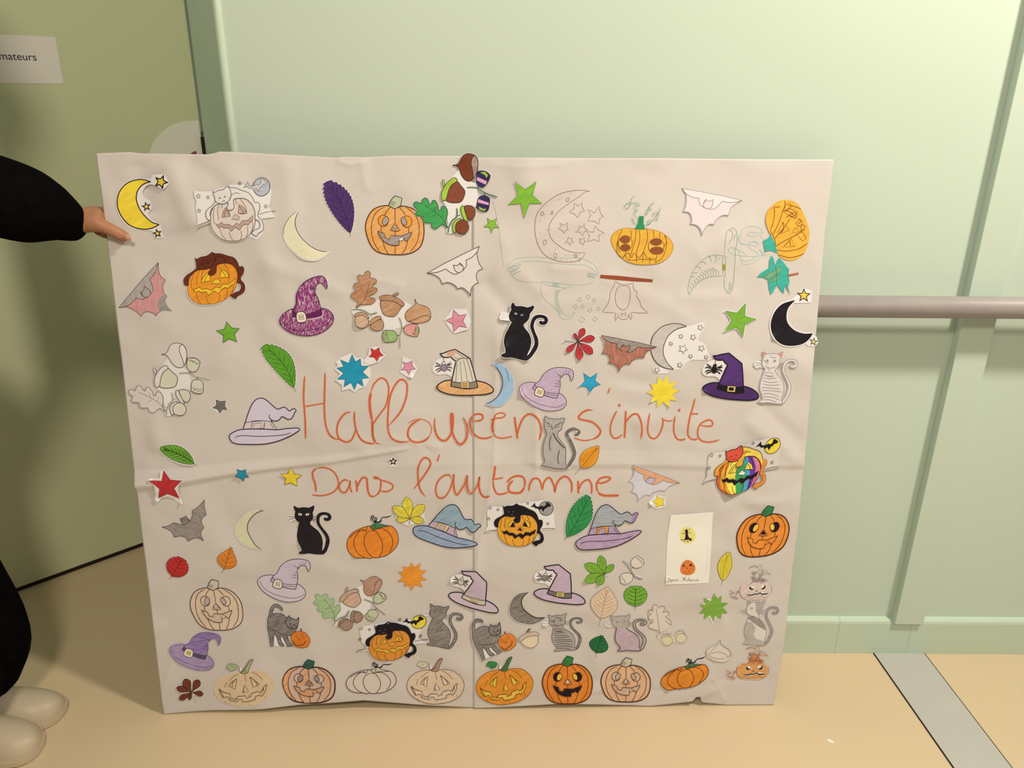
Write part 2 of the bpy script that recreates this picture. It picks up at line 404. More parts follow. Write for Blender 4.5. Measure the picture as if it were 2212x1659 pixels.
faces = np.stack([idx[:-1, :-1], idx[:-1, 1:], idx[1:, 1:], idx[1:, :-1]], -1).reshape(-1, 4).tolist()
vs = V0.reshape(-1, 3).tolist()
# folded-back rim all round (so the sheet has an edge)
rim = list(idx[0, :])+list(idx[1:, -1])+list(idx[-1, ::-1][1:])+list(idx[::-1, 0][1:-1])
base = len(vs)
for k in rim: v = vs[k]; vs.append([v[0], v[1]+.006, v[2]])
n = len(rim)
for i in range(n): faces.append([rim[(i+1) % n], rim[i], base+i, base+(i+1) % n])
me.from_pydata(vs, [], faces)
m_paper, nt, b = nodes('poster_paper')
c0 = alb('D0C1AF')
f = ramp(nt, noise(nt, 5, 4), .3, .7)
g = ramp(nt, noise(nt, 500, 2), .3, .7)
c = mix(nt, f, [x*.97 for x in c0], [min(.95, x*1.02) for x in c0])
c = mix(nt, g, c, [x*.985 for x in c0])
nt.links.new(c, b.inputs['Base Color']); b.inputs['Roughness'].default_value = .6; b.inputs['Specular IOR Level'].default_value = .2
rn = nt.nodes.new('ShaderNodeTexNoise'); rn.noise_type = 'RIDGED_MULTIFRACTAL'; rn.inputs['Scale'].default_value = 7.0; rn.inputs['Detail'].default_value = 3; rn.inputs['Distortion'].default_value = .7
tc = nt.nodes.new('ShaderNodeTexCoord'); nt.links.new(tc.outputs['Object'], rn.inputs['Vector'])
b0 = nt.nodes.new('ShaderNodeBump'); b0.inputs['Strength'].default_value = .95; b0.inputs['Distance'].default_value = 0.0085; nt.links.new(rn.outputs[0], b0.inputs['Height'])
bp = nt.nodes.new('ShaderNodeBump'); bp.inputs['Strength'].default_value = .4; bp.inputs['Distance'].default_value = .0012
nt.links.new(noise(nt, 38, 5, None, .6), bp.inputs['Height']); nt.links.new(b0.outputs[0], bp.inputs['Normal']); nt.links.new(bp.outputs[0], b.inputs['Normal'])
me.materials.append(m_paper); me.shade_smooth()
sheet = put(bpy.data.objects.new('paper_sheet', me), poster)
bm = bmesh.new(); box(bm, .006, PW-.006, -.0018, .0012, .02, PH-.008)
bk = mobj('backing_board', bm, paint('brown_card', '5A4433', .06, .8, 30), poster); bk['label'] = 'brown card board behind the paper sheet'
# ---------------------------------------------------------------- 2D drawing engine (photo px in, sheet metres out)
ZOOM = {'A': (200, 320, 5.53), 'B': (580, 320, 5.53), 'C': (900, 320, 7.3733), 'D': (1080, 380, 5.53), 'E': (1460, 380, 6.1444),
        'F': (240, 540, 6.9125), 'G': (590, 570, 6.1444), 'H': (900, 520, 5.53), 'I': (1160, 560, 6.9125), 'J': (1380, 620, 5.53),
        'K': (260, 720, 5.53), 'L': (900, 720, 5.53), 'M': (640, 780, 5.53), 'N': (1000, 880, 5.53), 'O': (1240, 840, 5.53),
        'P': (1500, 930, 9.2167), 'Q': (320, 960, 5.53), 'R': (600, 1060, 5.53), 'S': (860, 1050, 6.1444), 'T': (1120, 1060, 6.1444),
        'U': (1400, 1060, 6.1444), 'V': (330, 1220, 5.53), 'W': (560, 1280, 5.53), 'X': (860, 1270, 5.53), 'Y': (1110, 1270, 5.53),
        'Z': (1380, 1200, 5.53), 'px': (0, 0, 1.0)}
def zm(k):
    x0, y0, s = ZOOM[k]; return np.array([[1/s, 0, x0], [0, 1/s, y0]])
def aff(src_zoom, src, dst):
    """affine map from a template (points of zoom src_zoom) to photo px, by three anchor pairs; dst given as ('Z',(x,y)) or px"""
    A = np.array([[x, y, 1] for x, y in src], float); B = []
    for d in dst:
        if isinstance(d[0], str): M = zm(d[0]); B.append(M @ np.array([d[1], d[2], 1.0]))
        else: B.append(np.array(d, float))
    return np.linalg.solve(A, np.array(B)).T
def parse(s):
    out = []
    for tk in s.split():
        c = tk.endswith('!'); tk = tk.rstrip('!'); x, y = tk.split(','); out.append((float(x), float(y), c))
    return out
def curve(s, M, closed=False, sharp=False):
    pts = parse(s) if isinstance(s, str) else [(p[0], p[1], sharp) for p in s]
    P = np.array([M @ np.array([x, y, 1.0]) for x, y, _ in pts]); C = [c or sharp for *_, c in pts]; n = len(P)
    out = []
    rngi = range(n if closed else n-1)
    for i in rngi:
        a, b_ = P[i], P[(i+1) % n]
        pa = P[(i-1) % n] if (closed or i > 0) else a
        pb = P[(i+2) % n] if (closed or i+2 < n) else b_
        ta = (b_-pa)/2 if not C[i] else (b_-a)*.5
        tb = (pb-a)/2 if not C[(i+1) % n] else (b_-a)*.5
        L = np.linalg.norm(b_-a)
        la, lb = np.linalg.norm(ta), np.linalg.norm(tb)
        if la > L: ta = ta*L/la
        if lb > L: tb = tb*L/lb
        k = 1 if (C[i] and C[(i+1) % n]) else max(2, min(7, int(L/2.6)))
        if k == 1: out.append(a); continue
        for j in range(k):
            t = j/k; t2 = t*t; t3 = t2*t
            out.append((2*t3-3*t2+1)*a+(t3-2*t2+t)*ta+(-2*t3+3*t2)*b_+(t3-t2)*tb)
    if not closed: out.append(P[-1])
    return np.array(out)
def resample(P, step, closed):
    Q = np.vstack([P, P[:1]]) if closed else P; out = []
    for a, b_ in zip(Q[:-1], Q[1:]):
        k = max(1, int(np.linalg.norm(b_-a)/step+.5))
        for j in range(k): out.append(a+(b_-a)*j/k)
    if not closed: out.append(Q[-1])
    return np.array(out)
class Piece:
    """collects flat fills and strokes in photo px; ends as one mesh object with a thin stack of ink layers"""
    def __init__(s, name, label=None): s.name = name; s.label = label; s.polys = []; s.mats = []
    def mi(s, spec):
        m = ink(spec) if isinstance(spec, str) else spec
        if m not in s.mats: s.mats.append(m)
        return s.mats.index(m)
    def fill(s, P, mat, h):
        if len(P) < 3: return
        tr = tessellate_polygon([[Vector((p[0], p[1], 0)) for p in P]])
        s.polys.append((P, [list(t) for t in tr], s.mi(mat), h))
    def stroke(s, P, mat, w, closed, h, taper=False):
        keep = [0]
        for i in range(1, len(P)):
            if np.linalg.norm(P[i]-P[keep[-1]]) > .15: keep.append(i)
        P = P[keep]; n = len(P)
        if n < 2: return
        if closed: d = np.roll(P, -1, 0)-np.roll(P, 1, 0)
        else: d = np.gradient(P, axis=0)
        L = np.linalg.norm(d, axis=1, keepdims=True); L[L < 1e-6] = 1; d = d/L
        nn = np.stack([-d[:, 1], d[:, 0]], 1)
        ww = np.full(n, w/2.0)
        if taper and not closed:
            t = np.linspace(0, 1, n); ww = ww*np.clip(np.minimum(t, 1-t)*8+.35, 0, 1)
        # widen at corners a little so sharp bends keep their width
        A = P+nn*ww[:, None]; B_ = P-nn*ww[:, None]
        V = np.vstack([A, B_]); F = []
        for i in range(n if closed else n-1):
            j = (i+1) % n; F.append([i, j, n+j, n+i])
        s.polys.append((V, F, s.mi(mat), h))
NDRAW = [0]
def build(pieces, root_name, label, level=0, follow=False, curls=(), paper=True, parent=None):
    """pieces[0] is the part (the cut paper or the drawing); the rest are its sub-parts"""
    parent = parent or poster
    allp = np.vstack([p[0] for pc in pieces for p in pc.polys])
    uv = UV(allp); u0_, v0_ = uv.min(0); u1_, v1_ = uv.max(0)
    gg = np.array([(a, b_) for a in np.linspace(u0_, u1_, 14) for b_ in np.linspace(v0_, v1_, 14)])
    hh = sampleH(gg[:, 0], gg[:, 1]); c0 = gg.mean(0)
    Am = np.column_stack([np.ones(len(gg)), gg-c0]); co, *_ = np.linalg.lstsq(Am, hh, rcond=None)
    res = hh-Am@co; lift = min(.0028, float(res.max()))+.0007
    bend = True
    step = (.00004 if follow else .00008) if bend else .000015
    cuv = [(UV([(x, y)])[0], r*.00095, hmm) for x, y, r, hmm in curls]
    first = None
    for ip, pc in enumerate(pieces):
        bm = bmesh.new()
        for P, F, mi, h in pc.polys:
            if bend and len(F[0]) == 4: pass
            q = UV(P); vsx = [bm.verts.new((a[0], h, a[1])) for a in q]
            for f_ in F:
                try: fc = bm.faces.new([vsx[i] for i in f_]); fc.material_index = mi
                except ValueError: pass
        bm.verts.ensure_lookup_table()
        for fc in bm.faces:
            fc.normal_update()
            if fc.normal.y > 0: fc.normal_flip()
        if bend:
            gstep = .003 if follow else (.004 if cuv else .0055)
            for ax, lo, hi in ((0, u0_, u1_), (2, v0_, v1_)):
                k = math.ceil(lo/gstep)
                while k*gstep < hi:
                    co_ = [0, 0, 0]; co_[ax] = k*gstep; no_ = [0, 0, 0]; no_[ax] = 1
                    bmesh.ops.bisect_plane(bm, geom=bm.verts[:]+bm.edges[:]+bm.faces[:], plane_co=co_, plane_no=no_, dist=1e-6)
                    k += 1
        if ip == 0 and paper:
            r_ = bmesh.ops.extrude_face_region(bm, geom=bm.faces[:])
            for v in r_['geom']:
                if isinstance(v, bmesh.types.BMVert): v.co.y -= 0.0
            newv = {v for v in r_['geom'] if isinstance(v, bmesh.types.BMVert)}
            for v in bm.verts:
                if v not in newv: v.co.y = -8.0        # underside marker
        X = np.array([v.co[:] for v in bm.verts])
        lay = X[:, 1]; under = lay < -4; lay = np.where(lay < .25, lay-2.6, lay)
        base_ = sampleH(X[:, 0], X[:, 2], None if follow else HS)+(.00022 if follow else .00045)
        base_ = base_+level*.0008
        for (cu0, cv0), r, hmm in cuv:
            dd_ = np.hypot(X[:, 0]-cu0, X[:, 2]-cv0); base_ = base_+hmm*.001*np.clip(1-dd_/r, 0, 1)**1.6
        y = -(base_+.009+np.where(under, -.0002, lay*step))
        for v, yy in zip(bm.verts, y): v.co.y = yy
        par = poster if first is None else first
        o = mobj(pc.name, bm, pc.mats, parent if first is None else first)
        if pc.label: o['label'] = pc.label
        if first is None: first = o; o['label'] = label
        NDRAW[0] += 1
    return first
def cut(name, label, M, ops, margin=1.7, level=0, curls=(), follow=False, white='E3D8CD', scale_w=1.15):
    """ops: ('paper',path) ('part',name[,label]) ('f',ink,path) ('s',ink,w,path[,closed]) ('c',ink,w,line,path) ('e',ink,cx,cy,rx,ry,rot) ('o',ink,w,cx,cy,rx,ry,rot)"""
    if isinstance(M, str): M = zm(M)
    if follow and scale_w == 1.15: scale_w = .85
    root = Piece(name); pcs = [root]; cur = root; h = 0; sc = math.sqrt(abs(np.linalg.det(M[:, :2])))
    has = False; last = ''
    def ell(cx, cy, rx, ry, rot=0):
        c, s_ = math.cos(math.radians(rot)), math.sin(math.radians(rot)); n = 20
        return np.array([M @ np.array([cx+rx*math.cos(t)*c-ry*math.sin(t)*s_, cy+rx*math.cos(t)*s_+ry*math.sin(t)*c, 1]) for t in np.linspace(0, 2*math.pi, n, endpoint=False)])
    for op in ops:
        k = op[0]
        if k == 'paper':
            P = curve(op[1], M, True); mg = op[2] if len(op) > 2 else margin; mm = op[3] if len(op) > 3 else white
            root.fill(P, mm, 0)
            if mg > 0: root.stroke(P, mm, mg*2, True, 0)
            has = True
        elif k == 'paperpx':
            root.fill(op[1], white, 0); root.stroke(op[1], white, margin*2, True, 0); has = True
        elif k == 'paperz':
            P = curve(op[2], zm(op[1]), True); root.fill(P, white, 0); root.stroke(P, white, .6, True, 0); has = True
        elif k == 'papers':
            root.stroke(curve(op[2], M, False), white, op[1], False, 0); has = True
        elif k == 'part':
            cur = Piece(op[1], op[2] if len(op) > 2 else None); pcs.append(cur)
        elif k == 'root': cur = root
        elif k == 'lift': last = ''
        else:
            if k in ('f', 'fx', 'fs', 'e') or last != 's': h += 1
            last = 'f' if k in ('f', 'fx', 'fs', 'e') else 's'
            if k == 'f': cur.fill(curve(op[2], M, True), op[1], h)
            elif k == 'fx': cur.fill(op[2], op[1], h)
            elif k == 's': cur.stroke(curve(op[3], M, bool(len(op) > 4 and op[4])), op[1], op[2]*scale_w, bool(len(op) > 4 and op[4]), h+.5, True)
            elif k == 'sx': cur.stroke(op[3], op[1], op[2]*scale_w, bool(len(op) > 4 and op[4]), h+.5, True)
            elif k == 'fs':          # fill and outline
                P = curve(op[4], M, True)
                if op[1]: cur.fill(P, op[1], h)
                cur.stroke(P, op[2], op[3]*scale_w, True, h+.5)
            elif k == 'e': cur.fill(ell(*op[2:]), op[1], h)
            elif k == 'o': cur.stroke(ell(*op[3:]), op[1], op[2]*scale_w, True, h+.5)
    pcs = [p for i, p in enumerate(pcs) if p.polys]
    if pcs[0] is not root: pcs[0].name = name; 
    return build(pcs, name, label, level, follow, curls, has)
# ================================================================ drawing templates (each traced once, re-used)
BLK = '17131A'; LN = '3E3230'; WH = 'E3D8CD'
def tips(M, c, T, r, name, label, fill, line=None, lw=1.1, margin=2.4, paper=None, level=0, curls=(), kind='star', center_fill=None):
    """star or burst from its tips; inner corners at radius r"""
    if isinstance(M, str): M = zm(M)
    a = sorted([(math.atan2(y-c[1], x-c[0]), x, y) for x, y in T]); pts = []
    for i in range(len(a)):
        a0 = a[i][0]; a1 = a[(i+1) % len(a)][0]+(2*math.pi if i == len(a)-1 else 0); am = (a0+a1)/2
        pts += [(a[i][1], a[i][2]), (c[0]+r*math.cos(am), c[1]+r*math.sin(am))]
    s = ' '.join('%.0f,%.0f!' % p for p in pts)
    ops = [('paper', paper or s, margin if not paper else .6)]
    ops += [('part', kind)]
    ops += [('fs', fill, line or fill, lw, s)]
    if center_fill:
        s2 = ' '.join('%.0f,%.0f!' % (c[0]+(x-c[0])*.5, c[1]+(y-c[1])*.5) for x, y in pts); ops += [('part', 'star_centre'), ('f', center_fill, s2)]
    return cut(name, label, M, ops, level=level, curls=curls)
def star_pts(cx, cy, R, r=None, rot=0, n=5):
    r = r or R*.42; out = []
    for i in range(2*n):
        a = math.radians(rot-90)+math.pi*i/n; q = R if i % 2 == 0 else r
        out.append('%.1f,%.1f!' % (cx+q*math.cos(a), cy+q*math.sin(a)))
    return ' '.join(out)
CAT = ('205,163! 255,190 300,183 345,183 385,188! 445,158! 440,200 425,240 430,290 415,330 395,355 400,385 440,420 490,460 530,520 545,590 540,650 538,688 547,698 570,660 585,600 590,550 '
       '570,500 520,430 485,380 475,320 485,270 520,245 570,238 620,250 648,285 640,320 610,335 575,330 563,308 580,302 600,308 618,290 600,268 560,262 520,280 505,320 512,370 550,430 600,490 '
       '625,550 625,600 610,650 590,700 560,732! 480,732 380,722 320,728 270,722! 275,705 300,695 305,680 290,640 255,580 245,510 255,440 265,380 270,355 240,335 220,300 218,260 225,230 210,200')
CBODY = ('205,163! 255,190 300,183 345,183 385,188! 445,158! 440,200 425,240 430,290 415,330 395,355 400,385 440,420 490,460 530,520 545,590 540,650 538,688 547,698 560,732! 480,732 380,722 320,728 270,722! '
         '275,705 300,695 305,680 290,640 255,580 245,510 255,440 265,380 270,355 240,335 220,300 218,260 225,230 210,200')
CTAIL = ('547,698! 570,660 585,600 590,550 570,500 520,430 485,380 475,320 485,270 520,245 570,238 620,250 648,285 640,320 610,335 575,330 563,308 580,302 600,308 618,290 600,268 560,262 520,280 505,320 '
         '512,370 550,430 600,490 625,550 625,600 610,650 590,700 560,732!')
def cat(label, dst, fill, line, lw=1.1, tail=None, eye='F2E8DC', pupil=BLK, ears=None, whisk=LN, extra=(), level=0, curls=(), tab=True, name='cat_cutout', white='E3D8CD'):
    M = aff('R', [(205, 163), (270, 722), (648, 285)], dst)
    ops = [('paper', CAT, 1.6)]
    if tab: ops += [('paper', '225,280 130,280! 128,325! 175,355! 245,335', .5)]
    ops += [('root',), ('s', whisk, .9, '222,295 132,292'), ('s', whisk, .9, '224,308 138,325'), ('s', whisk, .9, '245,325 180,350'),
            ('s', whisk, .9, '428,293 478,293'), ('s', whisk, .9, '415,305 470,328'), ('s', whisk, .9, '412,315 460,352')]
    ops += [('part', 'cat_tail'), ('fs', tail or fill, line, lw, CTAIL), ('part', 'cat_body'), ('fs', fill, line, lw, CBODY)]
    for e in extra: ops.append(e)
    if ears: ops += [('part', 'ear'), ('f', ears, '212,175! 252,195! 222,230!'), ('part', 'ear'), ('f', ears, '388,193! 440,170! 432,222!')]
    for cx in (278, 365):
        s_ = -1 if cx < 320 else 1
        ops += [('part', 'eye'), ('f', eye, '%d,%d! %d,252 %d,258! %d,278' % (cx-24*s_*-1, 258+8*(1), cx, cx+24*s_, cx)) if False else ('e', eye, cx, 263, 23, 13, 12*-s_), ('e', pupil, cx+2, 263, 5, 11)]
    return cut(name, label, M, ops, level=level, curls=curls, white=white)
PUMP = '470,1290 430,1340 412,1410 420,1490 460,1560 530,1610 620,1630 700,1632 780,1610 850,1550 885,1470 890,1400 870,1330 820,1275 760,1255 690,1255 600,1262 530,1268'
PCAT = ('478,1142! 490,1165 530,1152 590,1150 640,1122! 660,1140 720,1155 790,1190 850,1220 885,1270 902,1318 935,1320 948,1350 940,1390 915,1430 925,1460 950,1490 960,1545 940,1582 890,1602 878,1624! '
        '850,1612 822,1585! 870,1562 905,1558 925,1530 918,1492 895,1475 880,1470! 890,1400 870,1330 820,1275 760,1255 690,1255 682,1290 678,1330 650,1350 615,1345 605,1320 625,1290 620,1275 590,1280 550,1275 500,1275 440,1310 418,1350 422,1402! '
        '400,1405 380,1385 375,1340 400,1305 450,1280 495,1245 490,1210 482,1175')
PHEAD = '478,1142! 490,1165 530,1152 590,1150 640,1122! 665,1165 665,1215 640,1255 590,1280 530,1270 495,1245 490,1210 482,1175'
def catpump(label, dst, cat_='17131A', cline=BLK, pump='E2942Am', pline='5A3A20', lw=1.0, eye='EBC23C', eblk=BLK, nose=BLK, nosef='E8A23A', mouth=BLK, bat=BLK, moon='8E8A88p', face_l=None, ears=None,
            head=None, paperbox=True, ribs=None, white='E3D8CD', cateye='6A6460', level=0, curls=(), tail=None, front=None, arm=None):
    M = aff('N', [(478, 1142), (665, 1632), (958, 1545)], dst)
    ops = [('paper', PUMP, 2.2), ('paper', PCAT, 1.8)]
    if isinstance(paperbox, tuple): ops += [('paperz',)+paperbox]
    elif paperbox: ops += [('paper', '300,1150! 440,1165! 560,1145 640,1115 700,1125 770,1105! 850,1105! 990,1090 1080,1140! 1085,1260! 1102,1432! 960,1436 880,1450! 600,1500 410,1440! 350,1450 258,1475! 300,1390! 290,1220!', .6)]
    ops += [('root',)]
    for x, y, r in ((322, 1172, 25), (418, 1197, 19), (308, 1305, 22), (770, 1120, 19), (1008, 1367, 21)):
        ops.append(('s', LN, .8, star_pts(x, y, r), True))
    ops += [('s', LN, .8, '258,1468 300,1450 410,1438'), ('s', LN, .8, '930,1430 1010,1420 1100,1425')]
    ops += [('part', 'moon'), ('e', moon, 990, 1185, 86, 84), ('o', LN, 1.1, 990, 1185, 86, 84),
            ('part', 'bat'), ('fs', bat, BLK if bat else LN, .6, '805,1165! 830,1145 855,1115! 862,1150 890,1165 925,1160 940,1150 955,1165 985,1150 990,1115! 1015,1120 1048,1150! 1030,1165 1005,1165! 990,1185 975,1185! 955,1225! 940,1195 925,1190! 905,1205! 890,1180 870,1185! 850,1165 830,1160'),
            ('part', 'pumpkin'), ('fs', pump, pline, lw, PUMP)]
    if ribs:      # coloured segments
        for c_, p_ in ribs: ops.append(('f', c_, p_))
    for r in ('525,1280 500,1330 498,1420', '560,1275 545,1320', '497,1490 510,1560 545,1610', '590,1540 600,1590 622,1630', '720,1545 715,1600 695,1632', '790,1520 785,1580 760,1618', '850,1490 845,1540 815,1590', '700,1258 720,1310', '750,1256 790,1320 805,1395', '470,1300 445,1380 450,1450'):
        ops.append(('s', pline, .9, r))
    ops += [('part', 'eye'), ('fs', eye, pline, .9, '535,1400! 552,1362 585,1322 618,1322! 625,1402!')] + ([('f', eblk, '560,1400! 600,1342 620,1402!')] if eblk else [('s', pline, .9, '560,1400 580,1355 600,1342 622,1400')])
    ops += [('part', 'eye'), ('fs', eye, pline, .9, '712,1388! 735,1310! 780,1345 805,1402!')] + ([('f', eblk, '715,1388! 736,1325! 775,1398!')] if eblk else [('s', pline, .9, '735,1325 775,1398 715,1388')])
    ops += [('part', 'nose'), ('fs', nosef, pline, .9, '640,1430! 680,1390! 725,1425! 708,1448!')] + ([('f', nose, '650,1438! 680,1402! 708,1442!')] if nose else [])
    ops += [('part', 'mouth'), ('fs', mouth, pline, .9, '462,1445! 490,1460! 522,1442! 550,1470! 597,1472! 640,1500! 682,1472! 716,1492! 745,1460! 800,1468! 870,1428! 850,1480! 822,1488! 800,1510! 770,1495! 737,1508! 705,1542! 665,1508! 615,1540! 590,1502! 545,1500! 520,1480! 490,1490!')]
    ops += [('part', 'cat'), ('fs', cat_, cline, lw, PCAT)]
    if arm: ops.append(('f', arm, '500,1275! 440,1310 420,1350 424,1400! 400,1402 382,1385 378,1340 403,1307 450,1282 495,1248!')); ops.append(('f', arm, '625,1290! 607,1320 617,1343 650,1347 676,1328 680,1290 700,1230 720,1200 680,1180 650,1230!'))
    if tail: ops.append(('f', tail, '902,1318! 935,1320 948,1350 940,1390 915,1430 925,1460 950,1490 960,1545 940,1582 890,1602 878,1624! 850,1612 822,1585! 870,1562 905,1558 925,1530 918,1492 895,1475 885,1440! 895,1370'))
    ops += [('part', 'cat_head'), ('fs', head or cat_, cline, lw, PHEAD), ('s', cline, lw*.8, '640,1255 670,1215 720,1200 760,1215')]
    if ears: ops += [('f', ears, '483,1152! 500,1166! 490,1180!'), ('f', ears, '636,1130! 648,1150! 625,1152!')]
    ops += [('e', cateye, 543, 1222, 10, 5, 10), ('e', cateye, 598, 1218, 10, 5, -10), ('s', cateye, .8, '560,1262 582,1252 600,1262'), ('s', cateye, .7, '620,1330 625,1345'), ('s', cateye, .7, '645,1330 645,1348')]
    return cut('cat_on_pumpkin_cutout', label, M, ops, level=level, curls=curls, white=white)
SPID = ['840,935 800,910 785,895', '835,950 790,935 765,945', '835,970 790,975 765,995', '845,985 800,1000 780,1015', '905,935 940,930 965,905', '910,950 950,940 972,932', '905,965 950,970 965,990', '900,985 930,1000 945,1020']
def hatS(label, dst, cone, brim, band, buckle, spider, line=BLK, lw=2.0, inner=BLK, tipc=None, extra=(), level=0, curls=()):
    M = aff('J', [(860, 797), (738, 1190), (1402, 1285)], dst)
    B = '915,1120 830,1125 760,1155 738,1190 770,1235 860,1280 1000,1310 1150,1325 1290,1330 1380,1315 1402,1285 1380,1240 1320,1195 1230,1165 1060,1150'
    Cn = '860,797! 890,800 950,785 1045,768! 1120,828! 1200,893! 1212,1020 1222,1238! 1120,1246 1000,1220 908,1190! 940,1110 1030,905! 1000,885 980,850! 930,852 885,840'
    ops = [('paper', B), ('paper', Cn), ('paper', '870,850! 800,875 745,930 735,1000 780,1040 880,1045 930,1075! 940,1100! 1020,910! 985,860!', .6),
           ('part', 'hat_brim'), ('fs', brim, line, lw, B), ('part', 'hat_cone'), ('fs', cone, line, lw, Cn)]
    if tipc: ops.append(('f', tipc, '945,790! 1045,772! 1060,785! 1020,840! 980,848! 930,848!'))
    ops += list(extra)
    ops += [('part', 'hat_band'), ('fs', band, line, lw*.6, '930,1138! 1030,1165 1130,1175 1220,1165! 1222,1238! 1120,1246 1000,1220 908,1190!'),
            ('part', 'buckle'), ('fs', buckle, line, lw*.5, '1035,1157! 1130,1163! 1120,1235! 1025,1225!'), ('fs', inner, line, lw*.4, '1050,1175! 1108,1180! 1100,1215! 1045,1208!'),
            ('part', 'spider'), ('s', line, .8, '888,845 885,905')]
    for p in SPID: ops.append(('s', BLK if spider == BLK else LN, 2.2 if spider == BLK else 1.6, p))
    ops += [('e', spider, 872, 965, 36, 42), ('o', LN, .9, 872, 965, 36, 42), ('e', WH if spider != BLK else BLK, 880, 915, 20, 17), ('o', LN, .9, 880, 915, 20, 17)]
    return cut('witch_hat_cutout', label, M, ops, level=level, curls=curls)
def hatC(label, dst, cone, brim, buckle, line=LN, lw=1.3, band=None, level=0, curls=(), halo=None):
    M = aff('L', [(1222, 650), (1782, 800), (1700, 388)], dst)
    B = '1425,575 1370,565 1290,575 1235,610 1222,655 1260,740 1330,810 1430,870 1540,905 1640,908 1730,885 1780,835 1780,780 1750,730 1690,690 1550,640'
    Cn = '1378,640! 1415,585 1470,540 1510,470 1590,410 1680,388 1780,395 1850,420 1868,470 1855,530 1835,552! 1822,500 1800,468 1760,470 1730,490 1706,530 1710,600 1695,680 1670,755! 1600,745 1500,710 1440,678'
    ops = [('paper', B), ('paper', Cn), ('part', 'hat_brim'), ('fs', brim, line, lw, B), ('s', line, lw*.6, '1250,620 1290,720 1400,800 1550,850 1680,860 1775,815')]
    if halo: ops.append(('s', halo, 3.0, '1370,645 1440,690 1500,722 1600,757 1680,765 1705,720'))
    ops += [('part', 'hat_cone'), ('fs', cone, line, lw, Cn)]
    for p in ('1705,480 1725,490 1740,505', '1742,440 1752,478', '1782,418 1775,460', '1820,425 1800,462', '1665,545 1705,562', '1640,575 1700,590', '1640,610 1705,618', '1665,455 1700,490 1725,510'): ops.append(('s', line, .8, p))
    ops += [('part', 'hat_band'), ('fs', band, line, lw*.7, '1405,590! 1450,640 1550,685 1690,700! 1670,752! 1600,745 1500,712 1380,640!'), ('s', line, .7, '1392,612 1450,662 1550,705 1680,725'),
            ('part', 'buckle'), ('fs', 'EBDCC0', line, lw, '1440,625 1515,655 1495,738 1405,708'), ('fs', buckle, line, .8, '1447,650! 1495,668! 1482,712! 1432,695!'), ('s', line, .7, '1440,672 1488,690')]
    return cut('witch_hat_cutout', label, M, ops, level=level, curls=curls)
def hatW(label, dst, cone, brim, band, buckle, tipc=None, line='2A2228', lw=1.6, level=0, curls=()):
    M = aff('K', [(1710, 762), (1318, 1225), (2158, 1125)], dst)
    Cn = '1480,1132! 1510,1040 1550,920 1590,830 1640,775 1710,762 1770,795 1830,850 1890,893 1930,880 1970,868 2000,885 2030,915 2060,895 2092,885 2115,908! 2095,930 2080,970 2060,1000 2020,1015 1970,990 1940,980! 1920,1010 1890,1030 1850,1035 1812,1018! 1835,1072 1888,1137! 1700,1150'
    B = '1480,1130 1400,1150 1330,1190 1318,1225 1350,1280 1420,1305 1560,1310 1740,1305 1900,1270 2050,1205 2140,1150 2158,1125 2120,1113 2000,1122 1885,1137 1700,1128'
    ops = [('paper', Cn), ('paper', B), ('part', 'hat_cone'), ('fs', cone, line, lw, Cn), ('s', line, lw*.8, '1800,955 1788,985 1812,1015 1850,1035')]
    if tipc: ops.append(('f', tipc, '2060,898! 2092,888 2112,908! 2092,930 2078,970 2058,996 2020,1010! 2040,960'))
    ops += [('part', 'hat_band'), ('fs', band, line, lw*.6, '1510,1052! 1600,1035 1700,1030 1815,1040! 1888,1135! 1700,1130 1480,1132!'),
            ('s', line, .8, '1740,1050 1730,1120'), ('s', line, .8, '1800,1055 1850,1125'),
            ('part', 'buckle'), ('fs', buckle, line, lw*.6, '1590,1040! 1735,1030! 1725,1122! 1570,1127!'), ('fs', band, line, lw*.5, '1620,1062! 1700,1053! 1692,1120! 1605,1125!'), ('s', line, .7, '1600,1045 1582,1122'),
            ('part', 'hat_brim'), ('fs', brim, line, lw, B), ('s', line, lw*.7, '1382,1245 1400,1217 1480,1205 1700,1215 1900,1205 2000,1190 2055,1168')]
    return cut('witch_hat_cutout', label, M, ops, level=level, curls=curls)
